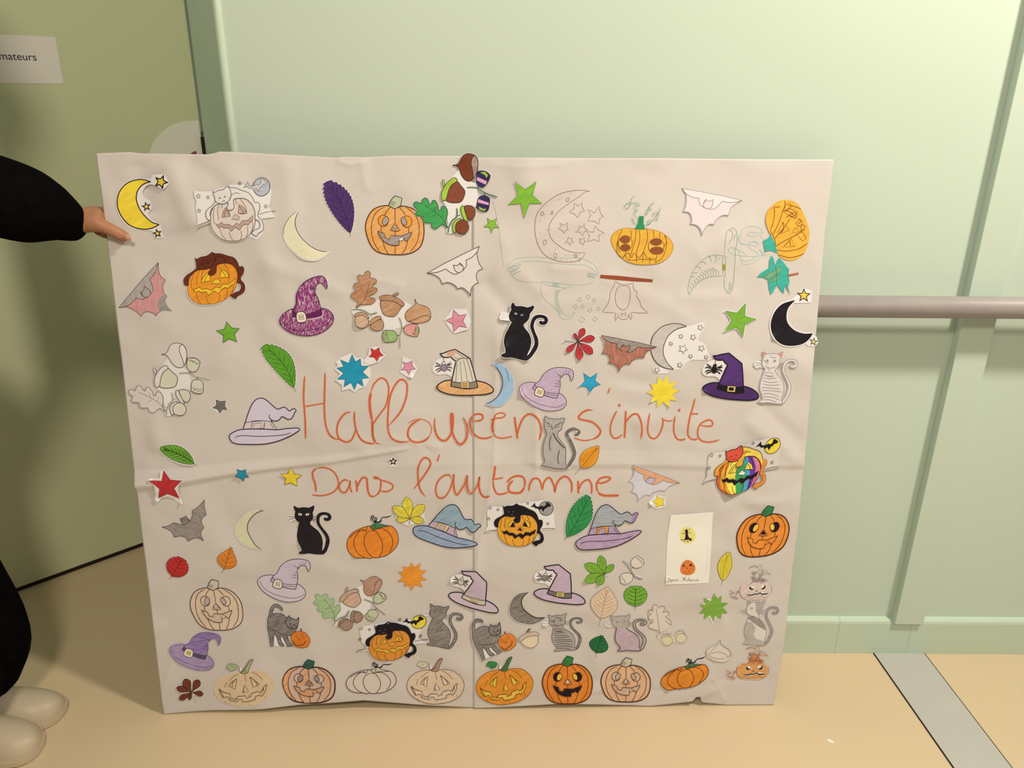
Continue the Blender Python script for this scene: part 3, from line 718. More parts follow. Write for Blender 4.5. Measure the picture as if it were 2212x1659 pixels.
def pumpA(label, dst, body, stem, eye, pup, nose, mouth, line='4A2414', lw=1.2, segs=(), level=0, curls=(), outw=2.0, tooth='E9DCCB'):
    M = aff('B', [(1165, 940), (1858, 950), (1515, 570)], dst)
    Bd = '1440,685 1340,695 1250,740 1190,830 1165,940 1185,1050 1230,1160 1300,1230 1400,1262 1520,1270 1640,1265 1740,1235 1820,1170 1858,1050 1855,900 1800,790 1720,720 1610,692 1520,712'
    St = '1440,688! 1470,620 1515,568! 1602,597! 1582,688! 1515,725!'
    ops = [('paper', Bd), ('paper', St), ('part', 'pumpkin_body'), ('fs', body, line, outw, Bd)]
    for c_, p_ in segs: ops.append(('f', c_, p_))
    for r in ('1515,725 1518,800 1518,885', '1518,985 1518,1045', '1518,1160 1518,1268', '1475,690 1420,750 1390,810', '1352,930 1355,1000', '1370,1100 1395,1190 1440,1265', '1570,710 1620,765 1640,805', '1680,945 1680,1010', '1670,1100 1640,1195 1600,1262',
              '1400,700 1300,760 1250,860 1235,980 1265,1120 1340,1240', '1640,702 1740,780 1795,880 1803,1000 1775,1130 1690,1245'): ops.append(('s', line, lw, r))
    ops += [('part', 'stem'), ('fs', stem, '2A2620', 1.6, St), ('s', line, .8, '1460,680 1490,630'), ('s', line, .8, '1478,688 1505,635'), ('s', line, .8, '1495,695 1520,640'),
            ('part', 'eye'), ('e', eye, 1378, 866, 60, 68), ('o', line, 1.1, 1378, 866, 60, 68), ('e', pup, 1403, 868, 34, 54, 20), ('o', line, 1.0, 1403, 868, 34, 54, 20),
            ('part', 'eye'), ('e', eye, 1660, 876, 58, 68), ('o', line, 1.1, 1660, 876, 58, 68), ('e', pup, 1624, 872, 30, 52, -22), ('o', line, 1.0, 1624, 872, 30, 52, -22),
            ('part', 'nose'), ('fs', body, line, 1.1, '1515,888! 1577,982! 1520,986 1463,975!'), ('fs', nose, line, .9, '1515,905! 1555,962! 1520,966 1482,960!'),
            ('part', 'mouth'), ('fs', mouth, line, 1.2, '1310,985! 1388,1018! 1400,1068! 1450,1085! 1470,1040! 1590,1048! 1720,1000! 1690,1065 1650,1112! 1620,1072! 1565,1102! 1565,1158! 1480,1155 1400,1120 1345,1060'),
            ('fs', tooth, line, .9, '1560,1082! 1606,1058! 1624,1086! 1578,1110!')]
    return cut('pumpkin_cutout', label, M, ops, level=level, curls=curls)
def pumpB(label, dst, body, stem, leafc, eye, line='5A3418', lw=1.1, slev=0, level=0, outl=None):
    M = aff('X', [(1355, 778), (930, 1150), (1607, 1090)], dst); ol = outl or line
    Bd = '1240,940 1150,945 1040,985 960,1060 930,1150 940,1210 980,1270 1060,1320 1150,1350 1240,1358 1330,1345 1450,1310 1560,1230 1605,1130 1605,1050 1560,980 1480,925 1380,915 1310,932'
    St = '1213,945! 1260,890 1310,800 1352,776! 1362,788! 1325,870 1302,945! 1260,955'
    Lf = '1050,892! 1075,845! 1130,840 1182,860 1165,905 1110,926 1095,912!'
    ops = [('paper', Bd), ('paper', St), ('paper', Lf), ('papers', 5, '1170,860 1215,890 1215,945'), ('part', 'pumpkin_body'), ('fs', body, ol, lw, Bd)]
    for r in ('1270,955 1275,1000 1290,1055', '1200,958 1140,1000 1095,1050', '1070,1060 1050,1110 1045,1140', '1345,932 1420,970 1480,1035', '1520,1220 1515,1250', '1050,1300 1075,1335', '1330,1210 1328,1228', '1330,1330 1332,1342'): ops.append(('s', line, .8, r))
    ops += [('part', 'stem'), ('fs', stem, line, lw, St), ('s', line, .9, '1225,945 1270,895 1320,810 1340,785'), ('s', line, .9, '1245,945 1265,905'), ('s', line, .9, '1275,945 1285,900'),
            ('part', 'leaf'), ('fs', leafc, line, lw*.8, Lf), ('s', line, .9, '1182,860 1207,880 1197,915 1215,942'), ('s', line, .7, '1110,868 1135,890'),
            ('part', 'eye'), ('fs', eye, line, lw, '1092,1110! 1130,1060 1180,1020! 1165,1148!'), ('s', line, lw, '1160,1045 1132,1080 1135,1135'),
            ('part', 'eye'), ('fs', eye, line, lw, '1330,992! 1390,1040 1442,1082! 1372,1115!'), ('s', line, lw, '1355,1010 1405,1060 1412,1098'),
            ('part', 'nose'), ('fs', eye, line, lw, '1272,1090! 1320,1168! 1253,1190!'), ('s', line, lw, '1275,1110 1262,1140 1272,1185'),
            ('part', 'mouth'), ('fs', eye, line, lw, '980,1152! 1030,1190 1110,1210! 1115,1262! 1190,1275! 1200,1235! 1290,1225! 1295,1255! 1350,1230! 1355,1195! 1430,1165! 1440,1185! 1490,1150! 1495,1105! 1527,1075! 1510,1160 1475,1225! 1450,1208! 1400,1230! 1400,1265! 1330,1290! 1260,1297! 1250,1265! 1210,1270! 1200,1300! 1110,1285! 1085,1240! 1035,1258! 1000,1210'),
            ('s', line, lw, '990,1165 1020,1210 1035,1255'), ('s', line, .8, '1115,1262 1098,1280'), ('s', line, .8, '1190,1240 1175,1275'), ('s', line, .8, '1395,1235 1390,1268'), ('s', line, .8, '1490,1110 1465,1200')]
    return cut('pumpkin_cutout', label, M, ops, level=level)
def pumpC(label, dst, body, stem, tend=BLK, line='5A2A12', lw=1.2, level=0, curls=()):
    M = aff('R', [(835, 640), (1447, 570), (1365, 260)], dst)
    Bd = '1060,405 1000,425 900,480 845,560 835,640 860,710 920,760 1000,780 1060,776 1110,785 1145,772 1180,778 1230,768 1290,755 1350,720 1420,650 1447,570 1430,480 1380,410 1320,395 1240,395 1150,392'
    St = '1110,415! 1150,370 1200,350 1240,345 1250,335 1215,372 1260,378 1330,402! 1260,412 1190,427 1155,448! 1135,430'
    ops = [('paper', Bd), ('paper', St), ('papers', 5, '1130,330 1190,330 1230,345 1270,300 1362,262'), ('part', 'pumpkin_body'), ('fs', body, line, lw+.2, Bd)]
    for r in ('1112,458 1062,490 1040,560 1050,640 1090,720 1145,770', '1112,458 1170,455 1222,520 1257,600 1255,690 1215,772', '1062,465 1000,450 940,520 918,600 940,680 1000,748 1060,777', '1180,440 1250,428 1320,470 1372,540 1378,620 1340,718', '1080,402 1062,465', '1000,440 900,505 870,545', '1010,428 1062,452'): ops.append(('s', line, lw, r))
    ops += [('part', 'stem'), ('fs', stem, '20302A', 1.1, St), ('s', '20302A', .9, '1150,400 1180,380 1175,410 1160,430'),
            ('part', 'tendril'), ('s', tend, 1.8, '1130,345 1122,300 1138,275 1158,285 1140,315 1160,342 1192,325 1182,297 1165,318 1200,350 1240,330 1258,298 1300,290 1340,282 1365,260'), ('s', tend, 1.4, '1150,345 1175,352 1205,345')]
    return cut('pumpkin_cutout', label, M, ops, level=level, curls=curls)
def bat(label, dst, wing, band, head, line=LN, lw=1.1, extra=(), level=0, curls=(), body=None, white='E3D8CD'):
    M = aff('E', [(68, 165), (860, 325), (328, 780)], dst)
    O = '68,165! 300,205! 600,262! 862,325! 780,368 710,430 682,520! 610,518 550,550 500,600 490,637! 420,640 370,690 345,730 328,780! 310,710 270,660 210,637 178,637! 195,590 185,520 150,480 83,470! 115,400 125,310 120,235 90,195'
    Bn = '68,165! 300,205! 600,262! 862,325! 770,345 680,350 600,335! 575,360 540,400 480,440 425,437! 465,400 482,312! 450,330 405,332 385,308! 350,360 350,400 370,425! 310,380 290,330 295,298! 200,280 110,225 80,175'
    ops = [('paper', O, 1.4), ('part', 'bat_wings'), ('fs', wing, line, lw, O)] + list(extra) + [('part', 'sky_band'), ('fs', band, line, lw, Bn),
           ('part', 'bat_head'), ('fs', head, line, lw, '370,425! 350,400 350,360 375,345 385,308! 405,332 450,330 482,312! 472,370 465,400 425,437!')]
    if body: ops.append(('f', body, '365,420! 430,432! 440,480 400,520 355,480'))
    return cut('bat_cutout', label, M, ops, level=level, curls=curls, white=white)
def nuts(label, dst, c, line=LN, lw=1.1, level=0, curls=(), zone=True):
    M = aff('C', [(583, 270), (1290, 775), (505, 1345)], dst)
    CH = '583,273! 640,262 680,228 720,150 780,97 860,92 940,125 975,190 980,270 960,400 900,500 850,527 780,510 720,440 680,340 645,290'
    SE = '930,122 885,160 870,250 890,340 905,490! 950,420 978,290 972,190'
    CAP = '400,800 400,720 440,620 510,530 600,470 645,495 640,530 560,590 510,680 480,800 450,840 410,830'
    NUT = '640,530 700,590 768,680 760,760 710,850 620,868 530,860 475,830 490,740 540,620'
    H1 = '950,480 958,560 1000,610 1060,617 1110,580 1150,510 1172,440! 1165,425! 1110,378 1060,365 1010,362! 980,372!'
    H2 = '985,800 1030,757 1100,757 1160,800 1160,880 1145,970! 1125,1000! 1060,1003 1000,980! 950,940! 960,905! 970,860'
    OAK = '500,1255! 465,1180 490,1080 495,1000 460,930 410,920 385,985 355,985 340,900 300,832 255,835 238,890 205,880 180,810 130,790 90,830 75,878 0,850 -42,880 -28,935 18,975 -15,1040 10,1078 105,1090 100,1150 140,1188 230,1192 242,1250 300,1288 360,1250 420,1215 488,1268'
    ops = [('paper', p) for p in (CH, CAP, NUT, H1, H2, OAK)] + [('papers', 5, '800,628 880,625 980,640 1090,710 1200,750 1290,775'), ('papers', 8, '505,1345 515,1260 570,1150 640,1080 640,950'),
           ('paper', '720,920 760,925 840,912 910,940 935,1010 915,1090 850,1140 815,1165 825,1290 770,1355 690,1358 600,1340 505,1345 500,1250 640,1080'), ('paper', '680,340! 780,510! 950,560! 985,800! 960,940! 700,930! 640,1080! 500,1200! 480,930! 400,830! 470,560!', 0)]
    ops += [('part', 'oak_leaf'), ('fs', c['oak'], c.get('oakl', line), lw, OAK), ('s', line, .6, '500,1265 400,1100 250,980 120,900'), ('s', line, .5, '400,1100 430,1000'), ('s', line, .5, '300,1015 290,920'), ('s', line, .5, '330,1040 230,1100'),
            ('part', 'chestnut'), ('fs', c['ch'], line, lw, CH), ('fs', c.get('chs', c['ch']), line, lw, SE), ('e', line, 590, 272, 10, 12)]
    ops += [('part', 'acorn'), ('fs', c['nut'], line, lw, NUT), ('fs', c['cap'], line, lw, CAP), ('fs', c['cap'], line, lw*.7, '410,510 440,510 450,585 430,620')]
    ops += [('part', 'twig'), ('s', c['twig'], 2.0, '800,628 880,625 980,640 1090,710 1200,750 1290,775'), ('s', line, .7, '800,622 880,618 980,632 1090,702 1200,742 1290,768'), ('s', line, 1.4, '985,598 985,642'), ('s', line, 1.4, '1085,705 1080,757'),
            ('s', c['twig'], 2.2, '505,1345 515,1260 570,1150 640,1080 640,950'), ('s', line, .8, '512,1345 522,1262 577,1155 648,1085 650,950'), ('s', c['twig'], 1.6, '640,1080 700,1060')]
    for H_, k, gr, pk in ((H1, 'h1', '1010,382! 1090,375! 1142,430! 1112,482! 1085,432! 1040,412!', '968,460! 1122,530! 1100,582! 955,512!'), (H2, 'h2', '990,922! 1060,960! 1112,962! 1080,1002! 1000,978!', '985,812! 1150,870! 1145,905! 975,862!')):
        ops += [('part', 'hazelnut'), ('fs', c[k], line, lw, H_)]
        if 'hp' in c: ops.append(('f', c['hp'], pk))
        if c.get('husk'): ops.append(('fs', c['husk'], line, .8, gr))
        ops.append(('s', line, .9, '985,385! 1010,420! 1035,410! 1060,445! 1090,440! 1110,490! 1165,440!' if k == 'h1' else '965,905! 1000,890! 1020,930! 1050,900! 1080,940! 1110,905! 1140,960!'))
    ops += [('part', 'acorn'), ('fs', c['sn'], line, lw, '765,930 840,912 910,940 935,1010 915,1090 850,1140 800,1090'), ('fs', c['sc'], line, lw, '720,920 755,925 768,990 800,1090 817,1160 770,1152 720,1050 705,980'),
            ('part', 'acorn'), ('fs', c['sn2'] if 'sn2' in c else c['sn'], line, lw, '640,1190 700,1140 780,1150 825,1210 825,1290 770,1355 690,1355 635,1325 620,1250'), ('fs', c['sc'], line, lw, '580,1300 580,1210 630,1140 700,1110 702,1138 640,1190 620,1260 627,1330 600,1342')]
    return cut('nut_cluster_cutout', label, M, ops, level=level, curls=curls)
def catwalk(label, dst, fill, pump, line='2E2A28', lw=1.0, level=0, headline=BLK):
    M = aff('W', [(215, 115), (150, 612), (620, 550)], dst)
    Bd = '128,240 140,180 170,130 215,113 260,135 290,165 287,200! 260,175 215,152 188,168 172,205 172,232! 250,225 300,240 345,280! 450,300 485,272! 478,350 465,395 450,430 430,460 400,490 345,485! 350,500 375,560 415,612! 350,617! 320,560 290,500 265,500! 280,560 312,602 290,612! 250,590 220,500 190,462! 185,530 185,607! 150,612! 130,480 112,400 110,300'
    Hd = '345,280! 325,320 340,370 380,400 430,407 465,380 480,330 485,270! 450,300 410,285 385,282 370,250!'
    ops = [('paper', Bd, 1.6), ('paper', '395,500 420,460 480,435 560,450 605,500! 622,550! 595,612! 520,628 440,610 402,560', 1.0), ('paper', '185,460! 345,480! 400,610! 160,610!', 0)]
    ops += [('part', 'cat_body'), ('fs', fill, line, lw, Bd), ('s', line, .9, '125,400 180,420 260,460 345,485'), ('part', 'cat_head'), ('fs', fill, headline, lw+.2, Hd), ('e', BLK, 382, 350, 9, 8), ('e', BLK, 432, 362, 9, 8), ('s', BLK, 1, '385,390 400,382 415,398'),
            ('part', 'pumpkin'), ('fs', pump, '8A4414', lw, '395,500 420,460 480,435 560,450 605,500! 622,550! 595,612! 520,628 440,610 402,560'), ('s', '7A3A14', 2.2, '497,405 512,415 512,440'),
            ('fs', 'E08A3C', '5A2A12', .9, '435,492! 455,472! 465,512!'), ('fs', 'E08A3C', '5A2A12', .9, '510,496! 538,466! 545,506!'), ('fs', pump, '5A2A12', .9, '488,512! 505,530! 478,540!'), ('s', '5A2A12', 1.2, '418,545 440,590 480,605! 500,590! 530,595! 560,565 568,540')]
    return cut('cat_and_pumpkin_cutout', label, M, ops, level=level)
def leaf(label, tip, base, stem, W, fill, line, veins=6, serr=0.0, nser=16, p=1.0, lw=1.0, zone='px', margin=2.2, level=0, curls=(), round_=1.0, name='leaf_cutout', vw=.7, curve_=0.0, tuft=None, veincol=None):
    """serrated leaf: tip, base (where the blade ends) and end of the stalk"""
    Z_ = zm(zone); T = Z_ @ np.array([*tip, 1.]); B_ = Z_ @ np.array([*base, 1.]); S_ = Z_ @ np.array([*stem, 1.])
    sc = 1/ZOOM[zone][2]; Wd = W*sc; ax = B_-T; L = np.linalg.norm(ax); ax = ax/L; nr = np.array([-ax[1], ax[0]])
    def spine(t): return T+ax*L*t+nr*curve_*L*math.sin(math.pi*t)
    def width(t): return Wd*(math.sin(math.pi*min(1, max(0, t))**p))**round_
    def side(sg):
        out = []
        for i in range(nser*2+1):
            t = i/(nser*2); w = width(t)
            if serr and i % 2 == 1: w += serr*sc; tt = t-.35/nser
            else: tt = t
            out.append(spine(tt)+nr*sg*w)
        return out
    a = side(1); b_ = side(-1); P = np.array(a+b_[::-1][1:-1])
    ops = [('paperpx', P), ('part', 'leaf_blade'), ('fx', fill, P), ('sx', line, lw, P, True)]
    ops += [('part', 'stalk'), ('sx', veincol or line, lw*1.5, np.array([spine(.97), S_]))]
    ops += [('part', 'leaf_vein'), ('sx', veincol or line, vw*1.3, np.array([spine(t) for t in np.linspace(.08, 1, 10)]))]
    for i in range(veins):
        t = .9-.72*i/max(1, veins-1)
        for sg in (1, -1):
            t2 = max(.06, t-.16-.05*round_); e = spine(t2)+nr*sg*width(t2)*.82
            ops.append(('sx', veincol or line, vw, np.array([spine(t), (spine(t)+e)/2+ax*1.0, e])))
    return cut(name, label, np.array([[1., 0, 0], [0, 1., 0]]), ops, margin=margin, level=level, curls=curls)
def palm(label, M, c, lobes, fill, line, stemto, lw=.9, p=1.25, margin=2.0, level=0, curls=(), tips_=True, veins=True, paper=None):
    """palmate leaf: lobes (tip x, tip y, half width) around centre c, zoom coordinates"""
    M = zm(M) if isinstance(M, str) else M
    sc = math.sqrt(abs(np.linalg.det(M[:, :2]))); C_ = M @ np.array([*c, 1.]); ops = []; later = []
    for x, y, w in lobes:
        T = M @ np.array([x, y, 1.]); ax = T-C_; L = np.linalg.norm(ax); ax = ax/L; nr = np.array([-ax[1], ax[0]]); Wd = w*sc
        P = []
        ts = np.linspace(0, 1, 13)
        prof = lambda t: Wd*math.sin(math.pi*t**p)**.8 if 0 < t < 1 else 0
        for i, t in enumerate(ts): P.append(C_+ax*L*t+nr*(prof(t)+(.5 if i % 2 and t > .3 else 0)))
        for i, t in enumerate(ts[::-1][1:-1]): P.append(C_+ax*L*t-nr*(prof(t)+(.5 if i % 2 and t > .3 else 0)))
        P = np.array(P); ops.append(('paperpx', P)); later += [('part', 'leaflet'), ('fx', fill, P), ('sx', line, lw, P, True), ('sx', line, lw*.9, np.array([C_, C_+ax*L*.9]))]
        if veins:
            for t in (.45, .62, .78):
                for sg in (1, -1): later.append(('sx', line, .55, np.array([C_+ax*L*t, C_+ax*L*(t+.12)+nr*sg*prof(t+.1)*.7])))
    if paper: ops.append(('paper', paper, .5))
    S_ = M @ np.array([*stemto, 1.]); later += [('part', 'stalk'), ('sx', line, lw*1.5, np.array([C_, S_]))]
    ops = ops+[('papers', 3.4, '%f,%f %f,%f' % (*c, *stemto))]
    # 'papers' works in template coordinates, the rest is already px
    out = [(o if o[0] != 'papers' else o) for o in ops]
    inv = np.linalg.inv(np.vstack([M, [0, 0, 1]]))
    res = []
    for o in out+later: res.append(o)
    return cut('leaf_cutout', label, M, res, margin=margin, level=level, curls=curls)
# ================================================================ everything glued to or drawn on the poster
def px(M, x, y): return tuple(zm(M) @ np.array([x, y, 1.0]))
# ---- row 1 and 2
cut('moon_cutout', 'yellow crescent moon cut-out with three small stars in the top left corner', 'A', [
    ('paper', '730,365! 765,318! 900,312! 960,420! 880,505! 845,480 800,455 735,435 670,455 625,520 640,580! 720,640 738,720! 690,790 730,850 845,915! 870,1070! 770,1075! 735,985! 640,978 520,965 430,915 350,820 312,680 318,560 370,455 450,395 560,362 650,364', 0),
    ('part', 'moon'), ('fs', 'F2CE3Am', BLK, 1.9, '728,402! 650,380 580,375 480,400 400,455 345,540 325,640 340,740 385,830 460,910 560,955 660,965 740,950 822,910! 740,885 660,820 590,730 550,620 560,520 610,450 670,415'),
    ('part', 'star'), ('f', BLK, star_pts(858, 405, 95, 42, 22)), ('f', 'E8BE3A', star_pts(858, 405, 55, 28, 22)),
    ('part', 'star'), ('f', BLK, star_pts(668, 697, 62, 26, -12)), ('f', 'E8BE5A', star_pts(668, 697, 30, 14, -12)),
    ('part', 'star'), ('f', BLK, star_pts(800, 1015, 60, 26, -12)), ('f', 'E8BE5A', star_pts(800, 1015, 30, 14, -12))])
catpump('uncoloured cat lying on a grinning pumpkin, pencil-thin lines, right of the yellow moon', [('A', 1468, 505), ('A', 1760, 1097), ('A', 2070, 930)], cat_='E2D6C8', pump='DDCBB8', cline='3A3230', pline='5A463A',
        eye='C3A48F', eblk=None, nosef='CDB5A2', nose=None, mouth='BD9E8B', bat='C6BEB6', moon='AFAFB3p', head='E2D6C8', cateye='3A3230', paperbox=('A', '1255,505! 1330,520 1440,515 1480,500! 1560,480 1680,440 1880,440! 1900,470! 2040,425! 2150,480 2150,620 2130,700! 2205,820! 2050,840! 2070,950 2050,1030 1985,1090! 1900,1050! 1500,1000! 1430,860! 1268,920! 1290,890 1270,700 1280,640 1250,560'))
leaf('dark purple serrated leaf cut-out near the top edge', (710, 400), (985, 1010), (987, 1055), 135, '4A2C62m', '1E1430', veins=6, serr=14, nser=15, p=.8, zone='B', round_=.8, curve_=-.06, margin=2)
cut('moon_cutout', 'pale cream crescent moon cut-out below the purple leaf', 'B', [('paper', '360,748! 270,830 210,930 200,1040 240,1140 320,1230 420,1310 520,1338 620,1325 700,1270 745,1232! 640,1222 540,1180 430,1080 360,980 340,880 380,750!', 1.2),
    ('part', 'moon'), ('f', 'E6D9AEp', '355,752! 270,835 214,935 205,1040 245,1138 325,1225 425,1303 520,1330 620,1317 700,1262 735,1235! 640,1222 540,1180 430,1080 360,980 340,880 370,770!'), ('s', '2A2422', 1.2, '378,752 345,830 338,900 360,980 420,1075 530,1175 640,1225 720,1230'), ('s', LN, .8, '355,752 270,830 212,930 202,1030')])
pumpA('orange jack-o-lantern with grey eyes and pale green stem, left of the green oak leaf', [('B', 1165, 940), ('B', 1858, 950), ('B', 1515, 570)], 'E69A3Ap', 'B9BA92', 'E69A3A', 'A99B8E', 'B09E92', '9A8A80p', tooth='E2D6C8')
nuts('bright cluster of green oak leaf, brown chestnut and acorns, blue hazelnuts at the top edge', [('C', 583, 270), ('C', 1290, 775), ('C', 505, 1345)],
     dict(oak='3F9A4Em', ch='74341Cm', chs='A07A66p', nut='84432Am', cap='A3BE3Cm', twig='5E7E5A', h1='2E2456m', h2='2E2456m', hp='DDA0B4', husk='9AB44A', sn='84432Am', sc='A3BE3C'), lw=1.2, line='2A2420', level=1)
tips('C', (1195, 1215), [(1125, 1110), (1278, 1115), (1315, 1262), (1188, 1352), (1068, 1250)], 55, 'star_cutout', 'small green star cut-out under the blue hazelnuts', '86B43Am', '3E5A22', margin=1)
tips('C', (1725, 780), [(1560, 530), (1900, 525), (1990, 880), (1710, 1115), (1455, 900)], 118, 'star_cutout', 'large green star cut-out near the top edge, left of the drawn moon', '7FB234m', '3E5A22', margin=1.6)
bat('white bat cut-out with faint pink wings near the top right', [('E', 68, 165), ('E', 860, 325), ('E', 328, 780)], 'DCCBC2', 'E3D3C6', 'DDCCC3', line='7A6A62', lw=.9)
bat('white bat cut-out with sketched grey outline left of the drawn green hat', [('H', 750, 62), ('H', 130, 382), ('H', 645, 655)], 'DCCEBE', 'E0D3C4', 'DCCEBE', line='54473F', lw=1.4)
bat('pink winged bat cut-out with grey wing tips at the left edge', [('F', 150, 850), ('F', 735, 180), ('F', 930, 900)], 'CE8682pc', 'A89C90pc', 'A09488p', line='5E4A42', lw=1.1, body=None,
    extra=[('f', '8E857Cp', '328,780! 310,710 262,655! 300,600! 400,560! 480,590! 490,637! 420,640 370,690 345,730')])
cut('cat_on_pumpkin_cutout', 'brown cat lying on an orange pumpkin with yellow eyes and mouth, near the left edge', aff('N', [(478, 1142), (665, 1632), (958, 1545)], [('F', 1288, 100), ('F', 1555, 790), ('F', 2018, 570)]), [
    ('paper', PUMP, 2.6), ('paper', PCAT, 1.6), ('part', 'pumpkin'), ('fs', 'EA952Cm', '8A4A16', 1.0, PUMP)]
    + [('s', '8A4A16', .9, r) for r in ('525,1280 500,1330 498,1420', '560,1275 545,1320 540,1390', '497,1490 510,1560 545,1610', '590,1540 600,1590 622,1630', '720,1545 715,1600 695,1632', '790,1520 785,1580 760,1618', '850,1490 845,1540 815,1590', '700,1258 720,1310', '750,1256 790,1320 805,1395 800,1450', '470,1300 445,1380 450,1450')]
    + [('part', 'eye'), ('fs', 'F2C62E', '6A3A16', 1, '535,1400! 552,1362 585,1322 618,1322! 625,1402!'), ('s', '6A3A16', .9, '568,1400 585,1355 605,1335'), ('part', 'eye'), ('fs', 'F2C62E', '6A3A16', 1, '712,1388! 735,1310! 780,1345 805,1402!'), ('s', '6A3A16', .9, '735,1318 775,1395'),
       ('part', 'nose'), ('fs', 'F2C62E', '6A3A16', 1, '640,1430! 680,1390! 725,1425! 708,1448!'), ('part', 'mouth'), ('fs', 'F0C02C', '6A3A16', 1, '462,1445! 490,1460! 522,1442! 550,1470! 597,1472! 640,1500! 682,1472! 716,1492! 745,1460! 800,1468! 870,1428! 850,1480! 822,1488! 800,1510! 770,1495! 737,1508! 705,1542! 665,1508! 615,1540! 590,1502! 545,1500! 520,1480! 490,1490!'),
       ('part', 'cat'), ('fs', '6B2E1Cm', '44180E', 1, PCAT), ('part', 'cat_head'), ('fs', '662A1Am', '3A140C', 1.1, PHEAD), ('e', '2A0E08', 543, 1222, 12, 6, 10), ('e', '2A0E08', 598, 1218, 12, 6, -10), ('s', '2A0E08', 1, '560,1262 582,1252 600,1262'), ('s', '3A140C', 1, '640,1255 670,1215 700,1170 760,1215 770,1250')])
tips('F', (1775, 1230), [(1743, 1060), (1935, 1163), (1897, 1362), (1688, 1375), (1587, 1195)], 86, 'star_cutout', 'green star cut-out with black outline left of the magenta hat', '6FA832m', '22321A', 1.3, margin=1.6)
hatC('magenta-purple witch hat cut-out with cream buckle', [('G', 112, 790), ('G', 797, 665), ('G', 490, 198)], '8E2E6Cqc', '8E2E6Cqe', 'D9C4A0', line='3A1830', lw=1.5, band='6A1E56m', halo='C9A2B0')
nuts('brown cluster of oak leaf, acorns and chestnut with pink and green hazelnuts, right of the magenta hat', [('G', 1890, 465), ('G', 1690, 1110), ('G', 1055, 600)],
     dict(oak='B3733Ep', ch='C08A58p', nut='BA8252p', cap='AE7648p', twig='A9A77E', h1='DD8E84p', h2='8DB05Ep', husk='9DB070', sn='B98558p', sn2='C49A74p', sc='BE9064p'), line='5A3A28', lw=1.1, curls=[(770, 712, 40, 5)])
tips('H', (487, 950), [(440, 815), (597, 870), (600, 1030), (445, 1080), (345, 945)], 66, 'star_cutout', 'pink star cut-out on a white paper corner, left of the centre fold', 'D98C9Am', '5A2A36', 1.2, paper='330,945! 430,805! 600,810! 650,960! 620,1050! 450,1100! 400,1040!')
cut('cat_cutout', 'solid black cat cut-out with curling edges right of the centre fold', aff('R', [(205, 163), (270, 722), (648, 285)], [('H', 1140, 740), ('H', 1015, 1350), ('H', 1560, 940)]), [
    ('paper', CAT, 3.0), ('paper', '220,275! 118,262! 112,335! 130,350! 230,345!', .5), ('s', 'B9B0AA', .8, '215,290 135,292'), ('s', 'B9B0AA', .8, '215,310 140,325'),
    ('part', 'cat_tail'), ('fs', '17131Am', BLK, 1.5, CTAIL), ('part', 'cat_body'), ('fs', '17131Am', BLK, 2.6, CBODY), ('e', BLK, 432, 180, 22, 30, 20), ('e', BLK, 218, 180, 18, 26, -15), ('part', 'eye', 'grey-blue smudged eye'), ('e', '6E7C88p', 278, 263, 20, 12, 12), ('part', 'eye', 'grey-blue smudged eye'), ('e', '6E7C88p', 350, 268, 18, 10, -12)],
    level=1, curls=[(1090, 700, 26, 9), (1085, 770, 34, 10), (1140, 785, 26, 6), (1095, 745, 30, 5)])
palm('red five-lobed chestnut leaf cut-out right of the black cat', 'I', (595, 1205), [(690, 1010, 46), (850, 1150, 50), (820, 1385, 56), (630, 1478, 56), (430, 1365, 40), (545, 1085, 24)], 'C2383Am', '4A1418', (395, 1185), lw=1.0, p=1.9, curls=[(1220, 765, 14, 6), (1218, 730, 10, 6), (1250, 775, 12, 4)], level=1)
bat('rust-brown bat cut-out with grey band overlapping the pale moon', [('I', 945, 1115), ('I', 1760, 1285), ('I', 1205, 1655)], 'A4553Apc', '8A7C70p', 'A05A3Ep', line='5A2E20', lw=1.1, level=2, body='9E4E34p', curls=[(1296, 735, 14, 5)])
SM = [(710, 468, 38), (480, 573, 30), (625, 583, 38), (362, 660, 26), (505, 722, 58), (722, 712, 40), (594, 808, 28), (778, 818, 28), (467, 912, 35), (197, 970, 38)]
cut('moon_cutout', 'grey pencil crescent moon cut-out with ten outlined stars', 'J', [('paper', '548,455! 640,440 700,415 755,408! 750,480 690,570 690,620 760,665 800,760 825,830! 800,852 620,850 540,890 480,965! 395,965 330,970! 300,950 210,900 150,820 125,720 140,600 190,520 280,450 400,422 480,430', .6), ('paper', '300,960! 345,985! 330,1010! 200,1015! 155,1000! 150,940! 200,925!', .3),
    ('part', 'moon'), ('fs', 'BFB1A0p', '2A2624', 1.3, '548,455! 480,430 400,422 280,450 190,520 140,600 125,720 150,820 210,900 300,950 395,962! 330,900 285,820 270,740 290,650 340,560 430,490')]
    + sum([[('part', 'star'), ('fs', 'EBDDCF', '2A2624', 1.1, star_pts(x, y, r, r*.45, 12+(x*7) % 20))] for x, y, r in SM], []), level=0)
tips('J', (1170, 385), [(1258, 180), (1382, 373), (1215, 580), (993, 520), (1015, 270)], 88, 'star_cutout', 'large green star cut-out left of the black crescent moon', '74A634m', '33481E', 1.0, margin=3, curls=[(1562, 722, 14, 5), (1560, 668, 10, 4)])
